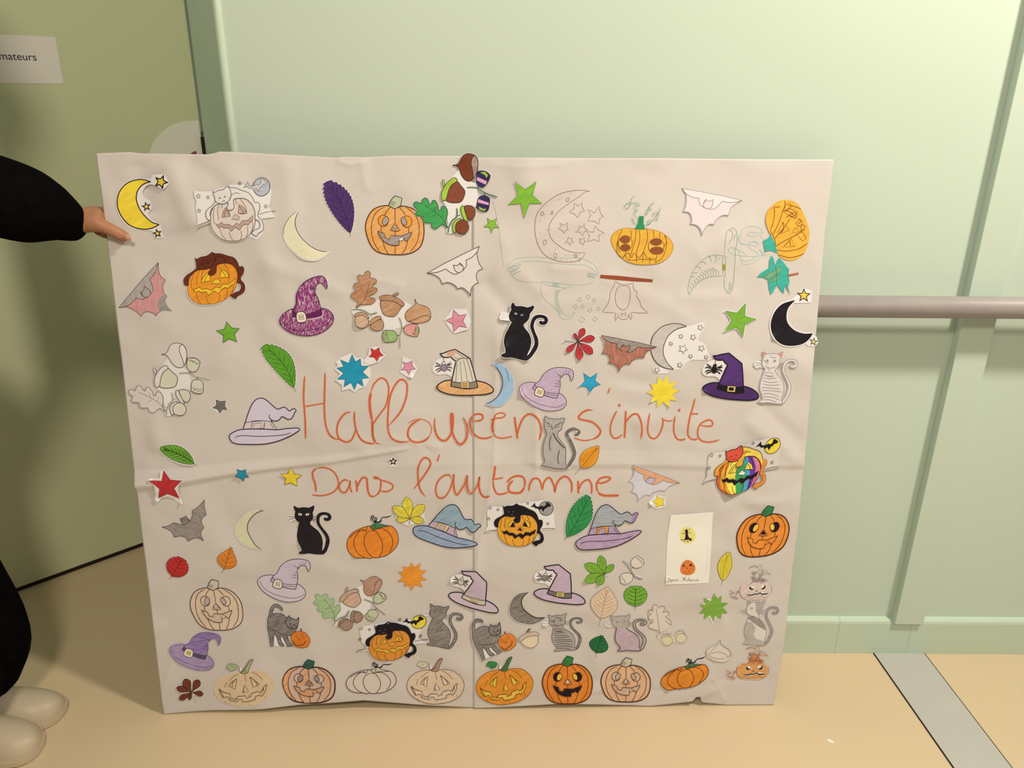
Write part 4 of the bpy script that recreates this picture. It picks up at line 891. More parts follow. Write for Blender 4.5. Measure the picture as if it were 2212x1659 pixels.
cut('moon_cutout', 'black crescent moon cut-out with two yellow stars at the right edge', 'J', [('paper', '1845,152! 1700,195 1610,280 1560,400 1560,500 1600,600 1690,670 1800,688 1920,670 2000,620 2055,545! 1950,548 1840,510 1760,430 1740,340 1765,240', 3.2),
    ('paper', '1800,150! 1880,80! 1950,5! 2050,40! 2040,180! 1850,185!', .5), ('paper', '2020,560! 2100,580! 2122,650! 2080,700! 1990,690! 1960,630!', .5),
    ('part', 'moon'), ('fs', '1A151Cm', BLK, .8, '1845,152! 1700,195 1610,280 1560,400 1560,500 1600,600 1690,670 1800,688 1920,670 2000,620 2055,545! 1950,548 1840,510 1760,430 1740,340 1765,240'),
    ('part', 'star'), ('f', BLK, star_pts(1952, 95, 88, 38, 2)), ('f', 'E9BE48', star_pts(1952, 95, 62, 26, 2)), ('part', 'star'), ('f', BLK, star_pts(2065, 642, 55, 20, 12)), ('f', 'EAD070', star_pts(2065, 642, 30, 12, 12))], curls=[(1665, 730, 16, 4)])
# ---- drawings made straight on the sheet
BR_ = '8A5A42'
ops = [('s', BR_, 1.3, '1070,185 1000,172 850,178 700,220 550,320 450,430 415,560 418,680 440,790 490,890 560,960 680,1010 820,1022 950,995 1012,912'), ('s', BR_, 1.1, '1012,910 900,912 780,880 650,790 595,720 578,620 600,550 690,430 800,340 950,240 1010,190 1070,185')]
for a in ((802, 282, 17, 24, 20), (500, 450, 16, 24, 20), (617, 440, 12, 20, 15), (533, 790, 18, 30, 20), (655, 945, 20, 22, 0), (897, 950, 16, 19, 0)): ops.append(('o', BR_, 1.1)+a)
rr_ = random.Random(3)
for i in range(58):
    t = i/57; ang = math.pi*(.62+.95*t) if i < 24 else math.pi*(1.0); x, y = (rr_.uniform(440, 575), rr_.uniform(430, 880)) if i < 14 else ((rr_.uniform(560, 700), rr_.uniform(840, 1000)) if i < 28 else ((rr_.uniform(700, 980), rr_.uniform(930, 1005)) if i < 48 else (rr_.uniform(560, 860), 0)))
    if i >= 48: y = 330-(x-560)*.45+rr_.uniform(-20, 30)
    ops.append(('e', '7A5A48', x, y, 3.2, 3.0, 0))
o = cut('drawn_moon', 'large crescent moon drawn in brown pen on the poster, with craters', 'D', ops, follow=True)
for i, T_ in enumerate(('880,322! 930,360! 972,320! 975,375! 1003,415! 950,435! 922,497! 880,450! 822,430! 880,385!', '1040,400! 1125,440! 1175,358! 1190,440! 1228,485! 1185,500! 1172,573! 1110,535! 1040,540! 1075,470!', '705,558! 755,590! 800,556! 795,605! 810,645! 775,645! 762,687! 735,645! 690,625! 725,600!',
                        '940,590! 975,610! 1003,562! 1000,620! 1040,640! 1000,660! 985,714! 950,665! 893,668! 935,640!', '1130,590! 1165,640! 1240,683! 1175,700! 1172,783! 1120,755! 1035,782! 1060,710! 1025,662! 1110,668!', '812,722! 835,750! 860,728! 850,765! 870,788! 840,790! 832,832! 810,790! 765,795! 800,765!', '940,738! 970,755! 1000,733! 1000,765! 1015,782! 995,792! 982,825! 965,795! 935,800! 955,775!')):
    cut('drawn_star', 'brown outline star number %s drawn inside the big crescent' % 'one two three four five six seven'.split()[i], 'D', [('s', BR_, 1.2, T_, True)], follow=True)
cut('drawn_pumpkin', 'squat yellow-orange pumpkin with brown eyes and curly vines drawn on the poster', 'D', [('part', 'pumpkin_body'), ('fs', 'E2A93Cm', 'B07A32', 1.0, '1590,628 1500,622 1410,640 1340,690 1315,760 1345,850 1420,950 1520,1020 1640,1050 1780,1052 1900,1030 2000,960 2050,870 2040,790 1970,710 1870,655 1760,632')]
    + [('s', '7E4A1C', 1.1, s) for s in ('1455,635 1410,720 1395,800 1415,900', '1545,635 1555,700 1545,760', '1615,640 1600,760 1550,930 1530,1005', '1650,640 1655,760 1620,900 1615,1030', '1740,610 1745,760 1700,900 1690,1030', '1815,640 1825,740', '1895,670 1890,760', '1960,705 1975,800 1930,960 1830,1035', '1390,770 1385,900 1450,970 1500,890', '1780,960 1770,1045', '1860,940 1840,1030', '1460,970 1520,912 1555,970 1590,918 1650,972 1700,905 1740,970 1830,985 1850,1000', '1485,945 1530,1002 1690,988 1830,1005', '1945,700 1975,770 1940,850')]
    + [('part', 'eye'), ('e', 'E2B04A', 1485, 800, 82, 92, 0), ('o', '7E4A1C', 1, 1485, 800, 82, 92), ('e', '8E4E2Am', 1480, 757, 62, 45, 0), ('e', '8E4E2Am', 1485, 850, 60, 44, 0), ('part', 'eye'), ('e', 'E2B04A', 1850, 835, 92, 92, 0), ('o', '7E4A1C', 1, 1850, 835, 92, 92), ('e', '8E4E2Am', 1848, 787, 70, 42, 0), ('e', '8E4E2Am', 1858, 885, 82, 46, 0),
       ('part', 'stem'), ('f', '2F8A52m', '1648,475! 1702,478! 1700,560! 1720,634! 1593,632! 1635,560!'), ('part', 'vine'),
       ('s', '6C9C84', .9, '1600,235 1560,270 1550,330 1520,380 1490,382 1480,355 1510,325 1600,320 1640,325 1655,345 1635,352 1610,340 1598,380 1610,395 1632,408 1615,425 1598,410 1595,450 1610,485 1635,500'), ('s', '6C9C84', .9, '1830,315 1780,350 1755,400 1775,380 1795,395 1775,412 1745,400 1730,430 1755,440 1740,458 1725,440 1720,490'),
       ('s', '6C9C84', .9, '1910,360 1885,430 1850,475 1815,470 1815,445 1850,430 1880,450 1860,530 1850,500 1800,530 1765,570 1745,578 1750,545 1775,520 1782,560 1745,580 1700,580'), ('s', '6C9C84', .9, '1550,492 1575,515 1565,530 1590,525 1575,555 1600,560 1615,580')], follow=False)
cut('drawn_bat', 'bat hanging upside down from a brown bar, drawn on the poster', 'I', [('s', BR_, 1.1, s) for s in ('1140,310 1140,370 1080,490 1070,580 1040,660 970,765 1010,780 1170,790', '1150,310 1200,350 1290,372 1370,360 1420,335', '1420,335 1420,400 1440,450 1480,468! 1468,530 1522,620! 1535,680 1580,740 1640,775', '1395,775 1460,790 1640,790', '1290,388 1210,395 1168,470 1155,560 1180,680 1260,745 1320,725 1358,650 1378,500 1350,400 1290,388',
     '1165,790 1150,850 1160,905! 1195,840 1200,790', '1200,840 1230,875 1290,885 1340,870 1355,820', '1360,790 1362,840 1392,887! 1402,830 1385,780', '1232,780 1248,800 1308,798 1312,770', '1230,838 1250,818 1265,842', '1290,842 1315,818 1330,842')]
    + [('part', 'brown_bar'), ('f', '93482Am', '935,222! 1180,235! 1460,265! 1716,292! 1708,335! 1440,322! 1180,300! 928,272!')], follow=True)
GR = '93B5A0'
ops = [('s', GR, .9, '95,1110 110,1030 200,980 400,965 600,975 900,975 1050,1010 1140,1080 1165,1150 1130,1220 1050,1280 900,1298'), ('s', GR, .9, '95,1110 150,1190 250,1250 400,1262 500,1265'), ('s', GR, .9, '105,1120 150,1060 250,1025 400,1010 700,1040 1000,1060 1110,1110 1150,1180')]
for s in ('105,1110 170,1070 255,1055', '115,1140 180,1100 240,1085', '140,1185 190,1150 245,1128', '125,1160 170,1125 210,1110', '1030,1160 1090,1160 1140,1180', '1030,1180 1090,1185 1130,1195', '1035,1200 1080,1200 1120,1215'): ops.append(('s', '5E9A86', 1.1, s))
def I2D(s): return ' '.join('%.0f,%.0f%s' % (((x/6.9125)+1160-1080)*5.53, ((y/6.9125)+560-380)*5.53, '!' if c else '') for x, y, c in parse(s))
for s in ('65,325 50,400 60,500 120,595 220,680 300,770 340,840 400,885 470,880 530,840 555,780 540,770 510,820 450,835 390,800 340,720 305,600 300,530 340,460 410,425 520,395', '65,320 250,345 400,360 570,375', '70,340 160,380 300,400 410,420'): ops.append(('s', GR, 1.0, I2D(s)))
ops += [('part', 'buckle'), ('s', '5EA68E', 1.2, I2D('235,340! 322,350! 305,402! 225,385!'), True), ('s', '5EA68E', 1.0, I2D('250,355! 298,362! 288,390! 245,385!'), True), ('part', 'hatching')]
for i in range(16):
    t = i/15; x = 330-40*math.sin(t*3.1)+t*30; y = 455+t*340; ops.append(('s', '6E9E8C', .9, I2D('%.0f,%.0f %.0f,%.0f %.0f,%.0f' % (x-70+t*40, y+22, x-40+t*22, y+2, x, y+8))))
cut('drawn_hat', 'upside-down witch hat drawn in thin green pen above the red leaf', 'D', ops, follow=True)
for i, (x, y, r) in enumerate(((620, 585, 34), (752, 550, 32), (838, 600, 30), (560, 695, 32), (665, 695, 30), (775, 745, 36), (905, 725, 30), (660, 888, 46), (848, 878, 36))):
    cut('drawn_diamond', 'thin grey-green diamond drawn beside the upside-down hat, position %s' % 'upper left,top,upper right,far left,centre left,centre,far right,large bottom,bottom right'.split(',')[i], 'I', [('s', '7A8E80', 1.0, '%d,%d! %d,%d! %d,%d! %d,%d!' % (x, y-r, x+r, y-3, x+6, y+r, x-r, y+6), True)], follow=True)
cut('pencil_line', 'long faint pencil line running down from the blue hazelnuts', 'px', [('s', 'A89888', .8, '1065,434 1074,475 1088,578'), ('s', 'A89888', .8, '1062,441 1068,433')], follow=True)
G2 = '6E9478'
ops = [('s', G2, 1.1, s) for s in ('640,1060 500,1045 400,1070 300,1140 220,1240 180,1340 150,1450 145,1520 160,1565! 200,1500 280,1410 380,1350 500,1325 635,1325', '605,1060 600,1200 610,1310', '640,1060 636,1200 635,1325', '620,1060 635,850 660,740 740,690 785,740 790,850 770,1000 760,1200 745,1400 720,1520 680,1550 635,1500 620,1400 640,1300',
       '690,720 722,730 730,800 680,890', '770,760 740,860', '690,1410 690,1480 660,1530', '715,1410 710,1490 680,1540', '400,1045 440,1090 445,1140', '500,1050 520,1100 485,1155', '570,1065 555,1110', '310,1135 360,1140 380,1170', '250,1205 290,1200 315,1235', '205,1280 270,1275', '180,1330 230,1330')]
for i in range(12):
    t = i/11; x = 540-350*t; y = 1320+180*t*t*1.1-20*t; ops.append(('s', G2, .9, '%.0f,%.0f %.0f,%.0f %.0f,%.0f' % (x, y, x+5-20*t, y-60+20*t, x-80+50*t, y-110+70*t)))
ops += [('part', 'buckle', 'olive buckle'), ('fs', 'A8A83A', '5A5A20', 1.0, '600,1165! 637,1165! 637,1245! 603,1252!'), ('s', '5A5A20', .8, '612,1190 628,1190 628,1225 612,1225', True)]
cut('drawn_hat', 'curved witch hat drawn sideways in green pen, left of the teal tree', 'E', ops, follow=True)
T2 = '98BAAE'
cut('drawn_squiggle', 'looping teal pen squiggles between sideways hat and orange scribble', 'E', [('s', T2, 1.1, s) for s in ('1140,850 1100,790 1000,800 920,775 970,742 1060,755 1130,742 1100,690 980,665 870,700 810,820 850,890 960,910 1060,930 1082,900 1030,868 960,880 940,930 1000,980 1070,1020 1050,1060 900,1060 760,1040 680,1000 690,950 780,960 830,1030 850,1110 950,1120 1100,1050 1160,1040 1120,990 1090,980 1180,1080 1212,1050 1160,1040 1120,1060',
     '850,1110 860,1160 960,1165 1090,1100 1150,1050', '730,1000 760,960 870,1010 930,1055', '1140,850 1160,930 1165,995', '1100,790 1135,770 1120,720', '850,760 820,850 860,905 950,900', '960,890 1000,870 1070,890 1080,910')], follow=True)
cut('drawn_pumpkin', 'tall orange pumpkin lying sideways, scribbled over in brown, top right of poster', 'E', [('part', 'pumpkin_body'), ('f', 'E5A83Cm', '1430,315 1330,340 1230,420 1185,500 1175,600 1210,720 1270,830 1310,950 1350,1050 1440,1110 1540,1115 1640,1070 1710,980 1745,850 1750,730 1715,600 1660,470 1590,370 1510,325'), ('part', 'scribble')]
    + [('s', '7E4A14', 1.3, s) for s in ('1420,325 1430,380 1400,460 1390,500', '1280,400 1290,500 1270,620 1235,720', '1285,410 1330,412 1370,405', '1480,350! 1515,400! 1430,460! 1425,390! 1480,350!', '1400,490! 1490,430! 1600,480! 1520,550! 1420,480!', '1640,570! 1570,620! 1600,670! 1660,640! 1640,570!', '1500,560 1390,720 1290,830', '1390,500 1340,640 1270,770', '1330,770! 1400,610! 1490,720! 1340,775!',
       '1520,760! 1560,690! 1650,720! 1530,760!', '1650,650 1692,660 1672,720 1640,700 1650,650', '1310,930 1420,860 1560,790 1690,700', '1400,945! 1510,830! 1560,930! 1400,945!', '1420,930 1490,860 1500,930', '1580,770! 1660,740! 1710,830! 1660,860! 1580,770!', '1310,975 1450,995 1620,960 1725,890', '1340,1040 1480,1080 1600,1060 1685,1025', '1400,450 1500,480 1560,540', '1460,380 1600,420 1640,450', '1440,550 1560,480 1570,560 1490,520', '1400,610 1410,700 1370,760', '1600,560 1640,600 1600,640', '1230,720 1290,830 1310,950')]
    + [('part', 'stem', 'teal stem'), ('f', '3FA58Em', '1245,770! 1200,830! 1140,850! 1165,1000! 1250,985! 1330,1022! 1300,900!')])
cut('drawn_tree', 'teal green fir tree lying on its side with brown trunk, drawn on the poster', 'E', [('part', 'trunk'), ('f', 'B0623Em', '1475,1302! 1610,1278! 1612,1300! 1478,1328!'), ('part', 'tree_crown'), ('f', '3FA58Em', '1250,1050! 1275,1080! 1300,1185! 1325,1130! 1350,1080! 1420,1150! 1450,1200! 1482,1230! 1475,1320! 1490,1400! 1470,1470! 1500,1572! 1425,1440! 1415,1555! 1365,1500! 1320,1435! 1270,1540! 1240,1570! 1215,1480! 1205,1370! 1140,1340! 1055,1335! 1110,1280! 1220,1215! 1222,1120!'),
    ('f', '3A8E5Ap', '1120,1330! 1200,1280! 1300,1250! 1330,1180! 1380,1200! 1370,1300! 1310,1400! 1240,1400! 1200,1350!'), ('s', '2E7A66', 1, '1305,1190 1320,1300 1320,1430'), ('s', '2E7A66', 1, '1480,1230 1470,1330 1490,1400')])
# ---- middle band
nuts('uncoloured outline cluster of chestnut, acorns and oak leaf at the left edge', [('K', 515, 240), ('K', 1097, 543), ('K', 575, 965)],
     dict(oak='D8C9B9', oakl='6E5A4C', ch='DACBBC', chs='E0D4C8', nut='D0C9AC', cap='DCCFC0', twig='B9B08A', h1='D0C9A8', h2='D4CCB4', husk='DBD0BE', sn='D6CBB2', sc='D9CDBC'), line='54443A', lw=1.2)
leaf('green serrated leaf cut-out above the lettering, beside the magenta hat', (1722, 140), (2085, 640), (2107, 688), 118, '5F9F2Cm', '20401A', veins=7, serr=14, nser=15, p=.8, zone='K', round_=.8, curve_=-.10, margin=2.6)
cut('star_cutout', 'small grey star cut-out beside the lilac hat', 'K', [('paper', '1085,880! 1115,860! 1150,840! 1155,765! 1215,785! 1285,785! 1275,845! 1305,905! 1240,900! 1205,960! 1150,910!', .8), ('part', 'star'), ('fs', '736A62m', '4A4440', 1.0, '1163,778! 1210,800! 1275,793! 1262,850! 1293,898! 1235,893! 1205,943! 1180,893! 1118,875! 1165,845!')])
leaf('small green serrated leaf cut-out above the red star', (505, 1348), (910, 1530), (938, 1558), 82, '6FA534m', '24401C', veins=8, serr=9, nser=18, p=.95, zone='K', round_=.75, curve_=-.05, margin=3.0, vw=1.2)
hatW('pale lilac witch hat cut-out with wavy tip, left of the lettering', [('K', 1710, 762), ('K', 1318, 1225), ('K', 2158, 1125)], 'D2C3CC', 'D2C2CB', 'D8C2B8', 'D4C4C2', lw=1.8)
cut('burst_cutout', 'blue eleven-pointed burst cut-out above the lettering', 'G', [('paper', '840,1290! 920,1230! 1050,1175! 1110,1240! 1180,1235! 1270,1320! 1305,1430! 1300,1510! 1230,1620! 1150,1640! 1095,1685! 1030,1640! 930,1665! 925,1590! 835,1530! 900,1450! 825,1385! 870,1340!', .5),
    ('part', 'burst'), ('fs', '1E8FA8m', '14414E', 1.1, '1055,1195! 1100,1290! 1165,1250! 1175,1345! 1277,1345! 1195,1425! 1282,1500! 1185,1510! 1210,1612! 1125,1560! 1092,1657! 1045,1560! 950,1618! 965,1520! 858,1520! 945,1440! 850,1370! 945,1355! 895,1262! 1010,1310!')])
cut('star_cutout', 'small red star cut-out on white paper above the blue burst', 'G', [('paper', '1285,1095! 1420,1085! 1440,1150! 1500,1205! 1410,1290! 1285,1330! 1200,1285! 1270,1200!', .4), ('part', 'star'), ('fs', 'CB3632m', '5A1A1A', 1.0, '1300,1105! 1355,1140! 1415,1100! 1422,1160! 1472,1205! 1415,1220! 1385,1284! 1350,1230! 1278,1222! 1318,1180!')], level=1)
cut('star_cutout', 'small pink star cut-out on white paper above the letters ll', 'G', [('paper', '1725,1215! 1850,1262! 1925,1380! 1850,1505! 1800,1490! 1685,1420! 1715,1370!', .6), ('part', 'star'), ('fs', 'DC8C9Cm', '5A2A36', 1.1, '1725,1290! 1785,1310! 1850,1275! 1850,1345! 1897,1382! 1835,1390! 1808,1457! 1770,1395! 1702,1398! 1755,1350!')], curls=[(888, 812, 10, 4)])
hatS('orange-brimmed witch hat cut-out with stitched cream cone and hanging spider', [('L', 283, 232), ('L', 245, 635), ('L', 918, 655)], 'D6C9B2', 'DFA05Ap', '8E7F66', 'DCBE84', '8A6A8Ap', lw=2.1, inner='C99A4A', tipc='D29A7Ap',
     extra=[('s', '6E6658', 1.0, '1040,915 1000,1060 975,1150'), ('s', '6E6658', .8, '1080,905 1060,1040 1050,1150'), ('s', '6E6658', .8, '1120,900 1120,1040 1115,1160'), ('s', '6E6658', 1.0, '1160,890 1175,1020 1180,1160'), ('s', '8A7A66', 2.2, '1020,915 1100,880 1190,895'), ('s', '6E6658', .9, '1050,800 1130,870'), ('s', '6E6658', .9, '1010,860 1080,890')], curls=[(950, 830, 16, 5)])
cut('moon_cutout', 'blue coloured-pencil crescent moon cut-out right of the centre fold', 'L', [('paper', '905,335! 1000,350 1080,410 1140,490 1160,590 1140,700 1080,790 1000,845 920,852 822,825! 900,790 970,730 1015,650 1028,560 1000,460 940,375!', .8), ('part', 'moon'), ('f', '8FB4CBpc', '905,335! 1000,350 1080,410 1140,490 1158,590 1140,700 1080,788 1000,843 920,848 830,826! 900,790 970,730 1015,650 1028,560 1000,460 940,375!'),
    ('s', '1E2430', 1.3, '938,372 1000,460 1028,560 1015,650 970,730 900,790 825,822'), ('s', '3E5A78', .9, '1060,395 1085,480 1105,560')], level=1)
hatC('lilac witch hat cut-out with yellow buckle above the word Halloween', [('L', 1222, 650), ('L', 1782, 800), ('L', 1700, 388)], 'BFA0B8p', 'C7AABDp', 'E2BE7A', lw=1.2, curls=[(1125, 850, 18, 5)])
tips('L', (2062, 575), [(1983, 455), (2147, 452), (2185, 590), (2060, 690), (1937, 605)], 63, 'star_cutout', 'blue star cut-out right of the lilac hat', '2C9DBAm', '14404E', 1.2, margin=2.2, curls=[(1270, 847, 9, 4), (1250, 830, 8, 4)])
tips('J', (270, 1230), [(218, 1050), (327, 1030), (437, 1100), (475, 1215), (430, 1338), (350, 1418), (200, 1420), (125, 1355), (80, 1240), (122, 1135)], 118, 'burst_cutout', 'yellow burst cut-out above the apostrophe word', 'F0D03Am', 'A8922E', .9, margin=2.2, kind='burst', curls=[(1402, 865, 12, 4), (1445, 875, 12, 4)])
hatS('dark purple witch hat cut-out with black spider and gold buckle', [('J', 860, 797), ('J', 738, 1190), ('J', 1402, 1285)], '54306Am', '4A2A5Em', BLK, 'E2BC6A', BLK, lw=2.4, level=1, curls=[(1517, 845, 10, 4)])
def tabby(col, M_=None):
    return [('s', col, 1.1, s) for s in ('230,260 300,300', '300,200 330,230 380,225', '260,320 330,345 390,330', '270,400 330,390 380,410', '275,420 350,430 400,425', '270,450 340,460 430,450', '270,480 350,500 450,490', '275,520 380,530 480,520', '270,560 360,560 500,570', '285,590 400,590 520,600', '300,630 380,620 500,650', '300,660 420,660 520,690', '310,690 400,690 480,715', '290,340 330,370', '300,430 380,445')]
cat('white tabby cat cut-out with pink ears at the right edge', [('J', 1455, 750), ('J', 1400, 1355), ('J', 1872, 900)], 'D6C9BB', '6A5E56', lw=1.0, ears='E0837C', eye='B9B59A', pupil='4A4A2E', whisk='8A7E74', extra=tabby('8A827A'), level=1)
cut('cat_cutout', 'grey pencilled cat cut-out with dark tail beside the last n of Halloween', 'L', [
    ('paper', '1530,962! 1560,985 1620,1000 1700,1000 1730,990 1762,990! 1755,1030 1735,1070 1725,1120 1680,1160 1675,1200 1720,1270 1770,1340 1775,1440 1770,1540 1780,1590! 1650,1585 1492,1550! 1500,1525 1525,1510 1505,1400 1510,1300 1530,1220 1550,1180 1530,1130 1520,1070 1525,1010', 1.2),
    ('papers', 9, '1790,1580 1850,1500 1880,1410 1870,1340 1820,1250 1790,1190 1800,1140 1860,1125 1920,1130'), ('part', 'cat_tail'), ('s', '5A5048p', 6.5, '1785,1580 1850,1490 1878,1410 1862,1340 1820,1250 1788,1190 1800,1145 1860,1122 1925,1130'), ('s', '5A5048p', 4.5, '1925,1130 1935,1155 1915,1185 1875,1185'),
    ('part', 'cat_body'), ('fs', 'ABA094pc', '453C38', 1.1, '1530,962! 1560,985 1620,1000 1700,1000 1730,990 1762,990! 1755,1030 1735,1070 1725,1120 1680,1160 1675,1200 1720,1270 1770,1340 1775,1440 1770,1540 1780,1590! 1650,1585 1492,1550! 1500,1525 1525,1510 1505,1400 1510,1300 1530,1220 1550,1180 1530,1130 1520,1070 1525,1010'),
    ('s', '4A423E', 2.2, '1620,1165 1660,1240 1720,1310 1765,1350'), ('s', '5A524C', 1.6, '1600,1200 1580,1290 1590,1380'), ('s', '5A524C', 1.8, '1700,1370 1680,1450 1690,1540'), ('s', '4A423E', 1.2, '1535,1035 1590,1070 1620,1110'), ('s', '4A423E', 1.2, '1735,1040 1690,1060 1640,1110'),
    ('part', 'eye'), ('fs', 'DDD0C2', '4A423E', 1, '1552,1075 1580,1058 1608,1078 1585,1092'), ('e', '2A2624', 1580, 1075, 5, 11), ('part', 'eye'), ('fs', 'DDD0C2', '4A423E', 1, '1645,1085 1670,1068 1695,1082 1668,1098'), ('e', '2A2624', 1665, 1082, 5, 11), ('s', '4A423E', 1, '1600,1110 1615,1122 1630,1110')], level=1)
leaf('orange serrated leaf cut-out under the grey cat', (1612, 440), (1400, 690), (1330, 775), 92, 'E79A2Am', '8A4E14', veins=9, serr=9, nser=15, p=1.25, zone='N', round_=.75, vw=.9, veincol='A85E1A', margin=1.2)
bat('white bat cut-out with orange band and lilac head right of the word automne', [('O', 690, 885), ('O', 1250, 1100), ('O', 745, 1320)], 'CFC6C6p', 'DC9A66p', 'BFA6C0p', line='7A706A', lw=.9, curls=[(1358, 1010, 14, 6)])
tips('O', (1003, 1325), [(975, 1245), (1070, 1280), (1062, 1370), (965, 1398), (915, 1320)], 40, 'star_cutout', 'small yellow star cut-out with a curled corner below the orange-banded bat', 'EFD03Am', '9A8026', .9, margin=1, paper='880,1330! 960,1235! 1085,1270! 1075,1385! 965,1410! 930,1385!', curls=[(1403, 1085, 9, 5)])
M_ = aff('N', [(478, 1142), (665, 1632), (958, 1545)], [('P', 590, 340), ('P', 830, 1205), ('P', 1378, 950)])
catpump('rainbow-striped pumpkin with a red and yellow cat on top, at the right edge', [('P', 590, 340), ('P', 830, 1205), ('P', 1378, 950)], cat_='F0CE56m', cline='3A1A12', pump='D8662Cm', pline='2A1410', lw=1.2, eye='E9CE4E', eblk=None, nosef='EFE4D4', nose=None, mouth=BLK,
        bat=BLK, moon='EAD23Em', head='D6503Am', tail='DE8A3Cm', cateye='6A2018', level=1, paperbox=True, white='D5C7B6', arm='E8A23Cm', curls=[(1575, 1062, 30, 8)],
        ribs=[('E8A032m', '500,1290! 545,1272! 500,1340! 490,1430! 520,1540! 590,1622! 540,1605! 470,1540! 440,1440! 450,1350!'), ('F2D650m', '545,1275! 640,1262! 640,1620! 590,1620! 540,1560! 505,1460! 510,1370!'), ('3E9A5Am', '625,1268! 700,1262! 730,1360! 725,1630! 640,1630! 615,1450!'),
              ('4AA2C8m', '700,1262! 740,1262! 775,1400! 770,1610! 720,1628! 735,1500!'), ('6A3A9Am', '730,1260! 785,1268! 835,1360! 840,1480! 800,1600! 765,1615! 785,1480!'), ('DC7A92m', '785,1268! 840,1300! 880,1380! 885,1470! 850,1550! 800,1600! 835,1480! 830,1370!')])
# ---- lettering
LC = 'BA5630c'
def word(letters, zone_default):
    for nm, lab, zone, strokes in letters:
        op = []
        for st in strokes:
            zz = zone; w = 4.6
            if isinstance(st, tuple): w, st = st
            op.append(('s', 'D69A78', w+1.4, st)); 
        op.append(('lift',))
        for st in strokes:
            w = 4.6
            if isinstance(st, tuple): w, st = st
            op.append(('s', LC, w*.82, st))
        cut('letter', lab, zone, op, follow=True, scale_w=.84)
word([('H', 'capital letter H of Halloween', 'M', ['108,170 100,300 98,440 108,560 120,740 122,915', '352,125 348,300 345,480 350,640 370,770 410,860 470,905 525,915', (3, '112,530 200,515 350,490')]),
      ('a', 'letter a of Halloween', 'M', ['660,590 600,605 540,670 505,740 497,820 520,900 570,935 620,945 670,920 700,860 718,800', '705,580 705,680 725,800 760,880 810,935 880,960 950,960']),
      ('l', 'first letter l of Halloween', 'M', [(4, '1015,970 960,950 925,860 920,760 960,680 1020,600 1080,510 1105,400 1110,300 1080,220 1030,192 990,205 930,270 900,360'), (7, '900,360 885,460 895,580 915,680'), (6, '915,680 920,780 925,880 950,945')]),
      ('l', 'second letter l of Halloween', 'M', ['1110,750 1160,700 1250,590 1310,450 1330,340 1325,260 1290,215 1240,215 1190,270 1140,370 1115,480 1105,600 1100,720 1110,820 1145,890 1220,935 1300,940 1360,930']),
      ('o', 'letter o of Halloween', 'M', [(5, '1485,680 1420,710 1360,770 1340,830 1350,890 1400,935 1480,945 1550,920 1600,870'), (1.6, '1600,870 1622,800 1600,730 1550,690 1480,672 1400,690 1340,725')]),
      ('w', 'letter w of Halloween', 'M', [(5.5, '1660,665 1655,760 1680,860 1730,920 1790,925 1840,870 1865,800 1875,700 1870,620 1855,610 1850,660 1860,800 1890,890 1940,965 1985,965 2030,910 2045,830 2035,740 1995,655')]),
      ('e', 'first letter e of Halloween', 'N', ['115,140 170,145 230,125 235,80 190,60 130,75 95,130 90,200 120,280 170,330 230,350 300,345 355,320']),
      ('e', 'second letter e of Halloween', 'N', [(3.4, '330,130 400,110 470,105 505,75 470,50 400,60 365,120'), (6.5, '365,120 350,200 360,280'), (3.4, '360,280 390,325 450,350 520,345 590,330')]),
      ('n', 'letter n of Halloween', 'N', [(5.4, '615,95 630,220 650,360'), (5, '650,330 655,270 680,190 720,110 780,65 840,75 890,120 920,190 930,270 905,375')])], 'M')
word([('s', 'letter s before the apostrophe', 'N', [(5, '1540,20 1500,10 1430,35 1375,90 1385,120 1450,135 1540,160 1610,220 1635,270 1600,330 1530,365'), (3, '1530,365 1430,375 1320,345')]),
      ('x', 'apostrophe after the letter s', 'O', [(3.6, '412,-30 404,0 390,38')]),
      ('i', 'first letter i of the word invite', 'O', [(3.8, '500,240 450,340 425,430 425,500 455,560 500,570 545,545 565,520'), (3.6, '518,165 535,168 535,182 520,180 518,168')]),
      ('n', 'letter n of the word invite', 'O', [(5, '605,240 600,400 592,570'), (4.6, '595,420 605,380 640,330 700,280 750,290 785,370 800,470 785,580')]),
      ('v', 'letter v of the word invite', 'O', [(4, '890,270 870,400 868,500 900,560 950,575 1000,530 1035,450 1050,370 1035,320'), (2.6, '1045,345 1110,365 1165,358')]),
      ('i', 'second letter i of the word invite', 'O', [(4, '1190,305 1182,360 1175,440 1185,520 1220,580 1280,590 1320,570'), (3.6, '1228,225 1245,228 1240,242 1228,238 1228,228')]),
      ('t', 'letter t of the word invite', 'O', [(4.2, '1425,90 1400,190 1365,320 1345,440 1345,530 1380,575 1430,585 1470,565'), (3.2, '1375,278 1465,275')]),
      ('e', 'letter e of the word invite', 'O', [(3.8, '1490,410 1560,425 1625,420 1635,380 1600,350 1550,360 1490,400 1460,470 1465,550 1510,600 1590,615 1660,605 1720,585')])], 'O')
